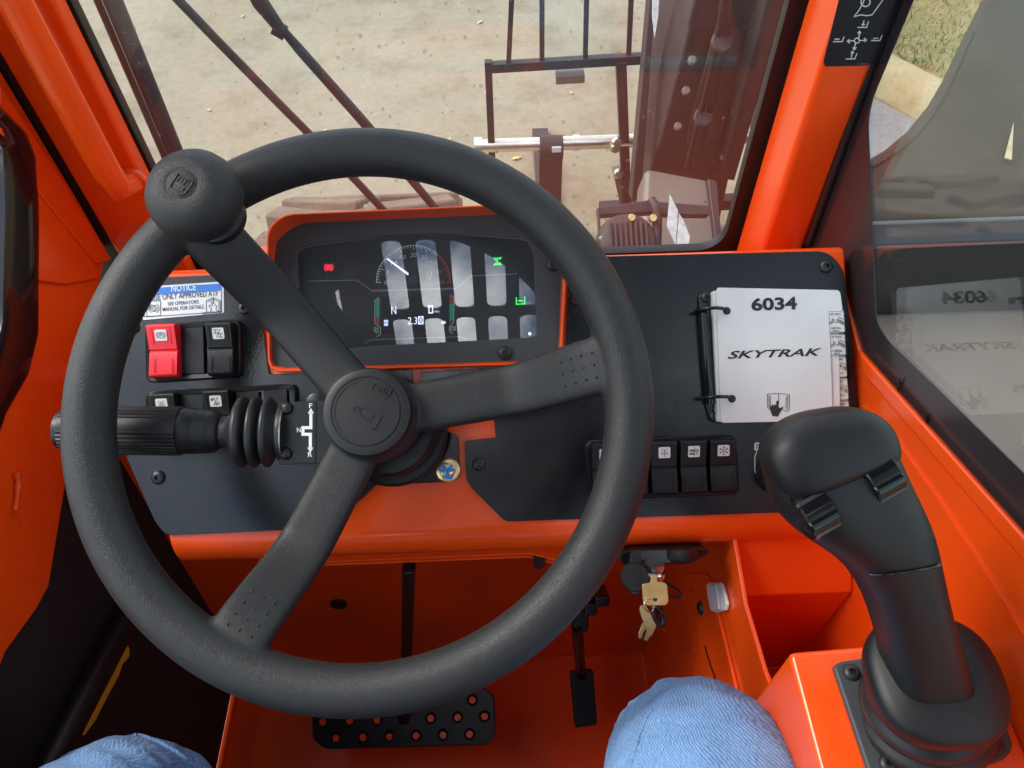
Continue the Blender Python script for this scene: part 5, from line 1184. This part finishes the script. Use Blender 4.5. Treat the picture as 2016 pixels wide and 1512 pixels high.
M['shirt'] = mk('grey_shirt', (.05, .055, .065), .85, bump=(300, .0006)); M['skin'] = mk('skin', (.52, .29, .20), .5, bump=(500, .0003)); M['hair'] = mk('hair', (.05, .03, .018), .6, bump=(200, .002))
for k_ in ('shirt', 'skin', 'hair'): jm_.materials.append(M[k_])
for p_ in jm_.polygons:
    c_ = p_.center
    if c_.z > .655 and c_.y < -.14 and (c_.z < 1.07 or c_.y < -.30) and not (c_.z > 1.05 and c_.y < -.38): p_.material_index = 1
    elif c_.z > .80: p_.material_index = 3 if (c_.z > 1.27 or (c_.y < -.50 and c_.z > 1.12)) else 2
jo = bpy.data.objects.new('body', jm_); link(jo, pn, Matrix.Identity(4))
for k, (p0, p1) in enumerate((((.141, .118, .525), (.143, .05, .30)), ((-.282, .082, .52), (-.279, .02, .30)))): pass
for x in (.139, -.270):
    secs = []
    for y, w_, h_, zc in ((-.085, .030, .035, .05), (-.06, .040, .05, .06), (0, .042, .062, .07), (.06, .044, .048, .055), (.12, .046, .038, .044), (.165, .036, .028, .036), (.185, .015, .012, .026)):
        secs.append([Vector((x + w_ * math.cos(2 * math.pi * k / 20), y, max(.014, zc + h_ * math.sin(2 * math.pi * k / 20)))) for k in range(20)])
    b_ = loft('boot', secs, 'shoe', pn, smooth=70)
    so = []
    for z in (.001, .015): so.append([Vector((x + w_ * s_, y, z)) for s_, ys in ((1, ((-.085, .03), (-.05, .042), (.06, .046), (.13, .046), (.17, .034))), (-1, ((.17, .034), (.13, .046), (.06, .046), (-.05, .042), (-.085, .03)))) for y, w_ in ys])
    loft('boot_sole', so, 'sole', pn, smooth=35)

for sx, wr in ((1, Vector((.085, -.13, 1.06))), (-1, Vector((-.12, -.13, 1.06)))):
    c_ = Vector((wr.x - sx * .02, -.090, 1.10)); hv, hf = [], []
    def addt(pts, rr, n=10):
        b0 = len(hv)
        for sec in tube_secs(pts, rr, n): hv.extend(sec)
        m_ = len(pts)
        for i in range(m_ - 1):
            for j in range(n): hf.append([b0 + i * n + j, b0 + i * n + (j + 1) % n, b0 + (i + 1) * n + (j + 1) % n, b0 + (i + 1) * n + j])
        hf.append([b0 + j for j in range(n)][::-1]); hf.append([b0 + (m_ - 1) * n + j for j in range(n)])
    addt([wr + Vector((0, 0, -.012)), wr + Vector((-sx * .008, .012, .016)), c_, c_ + Vector((-sx * .012, .012, .022)), c_ + Vector((-sx * .016, .016, .030))], [(.024, .024), (.030, .024), (.036, .017), (.032, .014), (.012, .008)], 16)
    for fz, k_ in ((-.028, .8), (-.010, .95), (.010, 1.0), (.027, .9)):
        q0 = c_ + Vector((-sx * .006, .008, fz)); addt([q0, q0 + Vector((-sx * .024, .020, 0)) * k_, q0 + Vector((-sx * .046, .022, 0)) * k_, q0 + Vector((-sx * .062, .010, 0)) * k_, q0 + Vector((-sx * .064, .007, 0)) * k_], [.0095, .0092, .0085, .0075, .003])
    q0 = c_ + Vector((sx * .012, -.002, .018)); addt([q0, q0 + Vector((-sx * .006, -.012, .022)), q0 + Vector((-sx * .026, -.016, .036)), q0 + Vector((-sx * .032, -.016, .039))], [.012, .011, .009, .004])
    obj('hand', hv, hf, 'skin', pn, 60)
ph = thing('phone', 'dark flat phone held in front of the person', 'phone', CAM - AX * .012)
pm = cam.matrix_world.copy()
pq = rounded([(-.020, .022), (.135, .022), (.135, -.054), (-.020, -.054)], .010)
v, f = prism_data([(x, y, .006) for x, y in pq], [(x, y, .014) for x, y in pq]); obj('phone_body', v, f, 'gloss', ph, 35, .001, mw=pm)
v, f = prism_data([(x * .96 + .002, y * .96 - .0005, .0142) for x, y in pq], [(x * .96 + .002, y * .96 - .0005, .0146) for x, y in pq]); obj('phone_screen', v, f, 'pane_dark', ph, 0, mw=pm)
# sewn seams and folds laid on the jeans
from mathutils.bvhtree import BVHTree
bt = BVHTree.FromPolygons([v_.co.copy() for v_ in jm_.vertices], [list(p_.vertices) for p_ in jm_.polygons])
for pts in ([(1238, 1530), (1246, 1490), (1258, 1450), (1272, 1415), (1288, 1388)], [(250, 1446), (280, 1449), (315, 1462), (350, 1482), (392, 1514)]):
    hit = []
    for a, b in zip(pts[:-1], pts[1:]):
        for k in range(6):
            t = k / 6; d = ray(a[0] + (b[0] - a[0]) * t, a[1] + (b[1] - a[1]) * t).normalized(); h = bt.ray_cast(CAM, d)
            if h[0] is not None: hit.append(h[0])
    if len(hit) > 3:
        tube('seam', hit, [.0006] + [.0017] * (len(hit) - 2) + [.0006], 'denim', pn, 8)
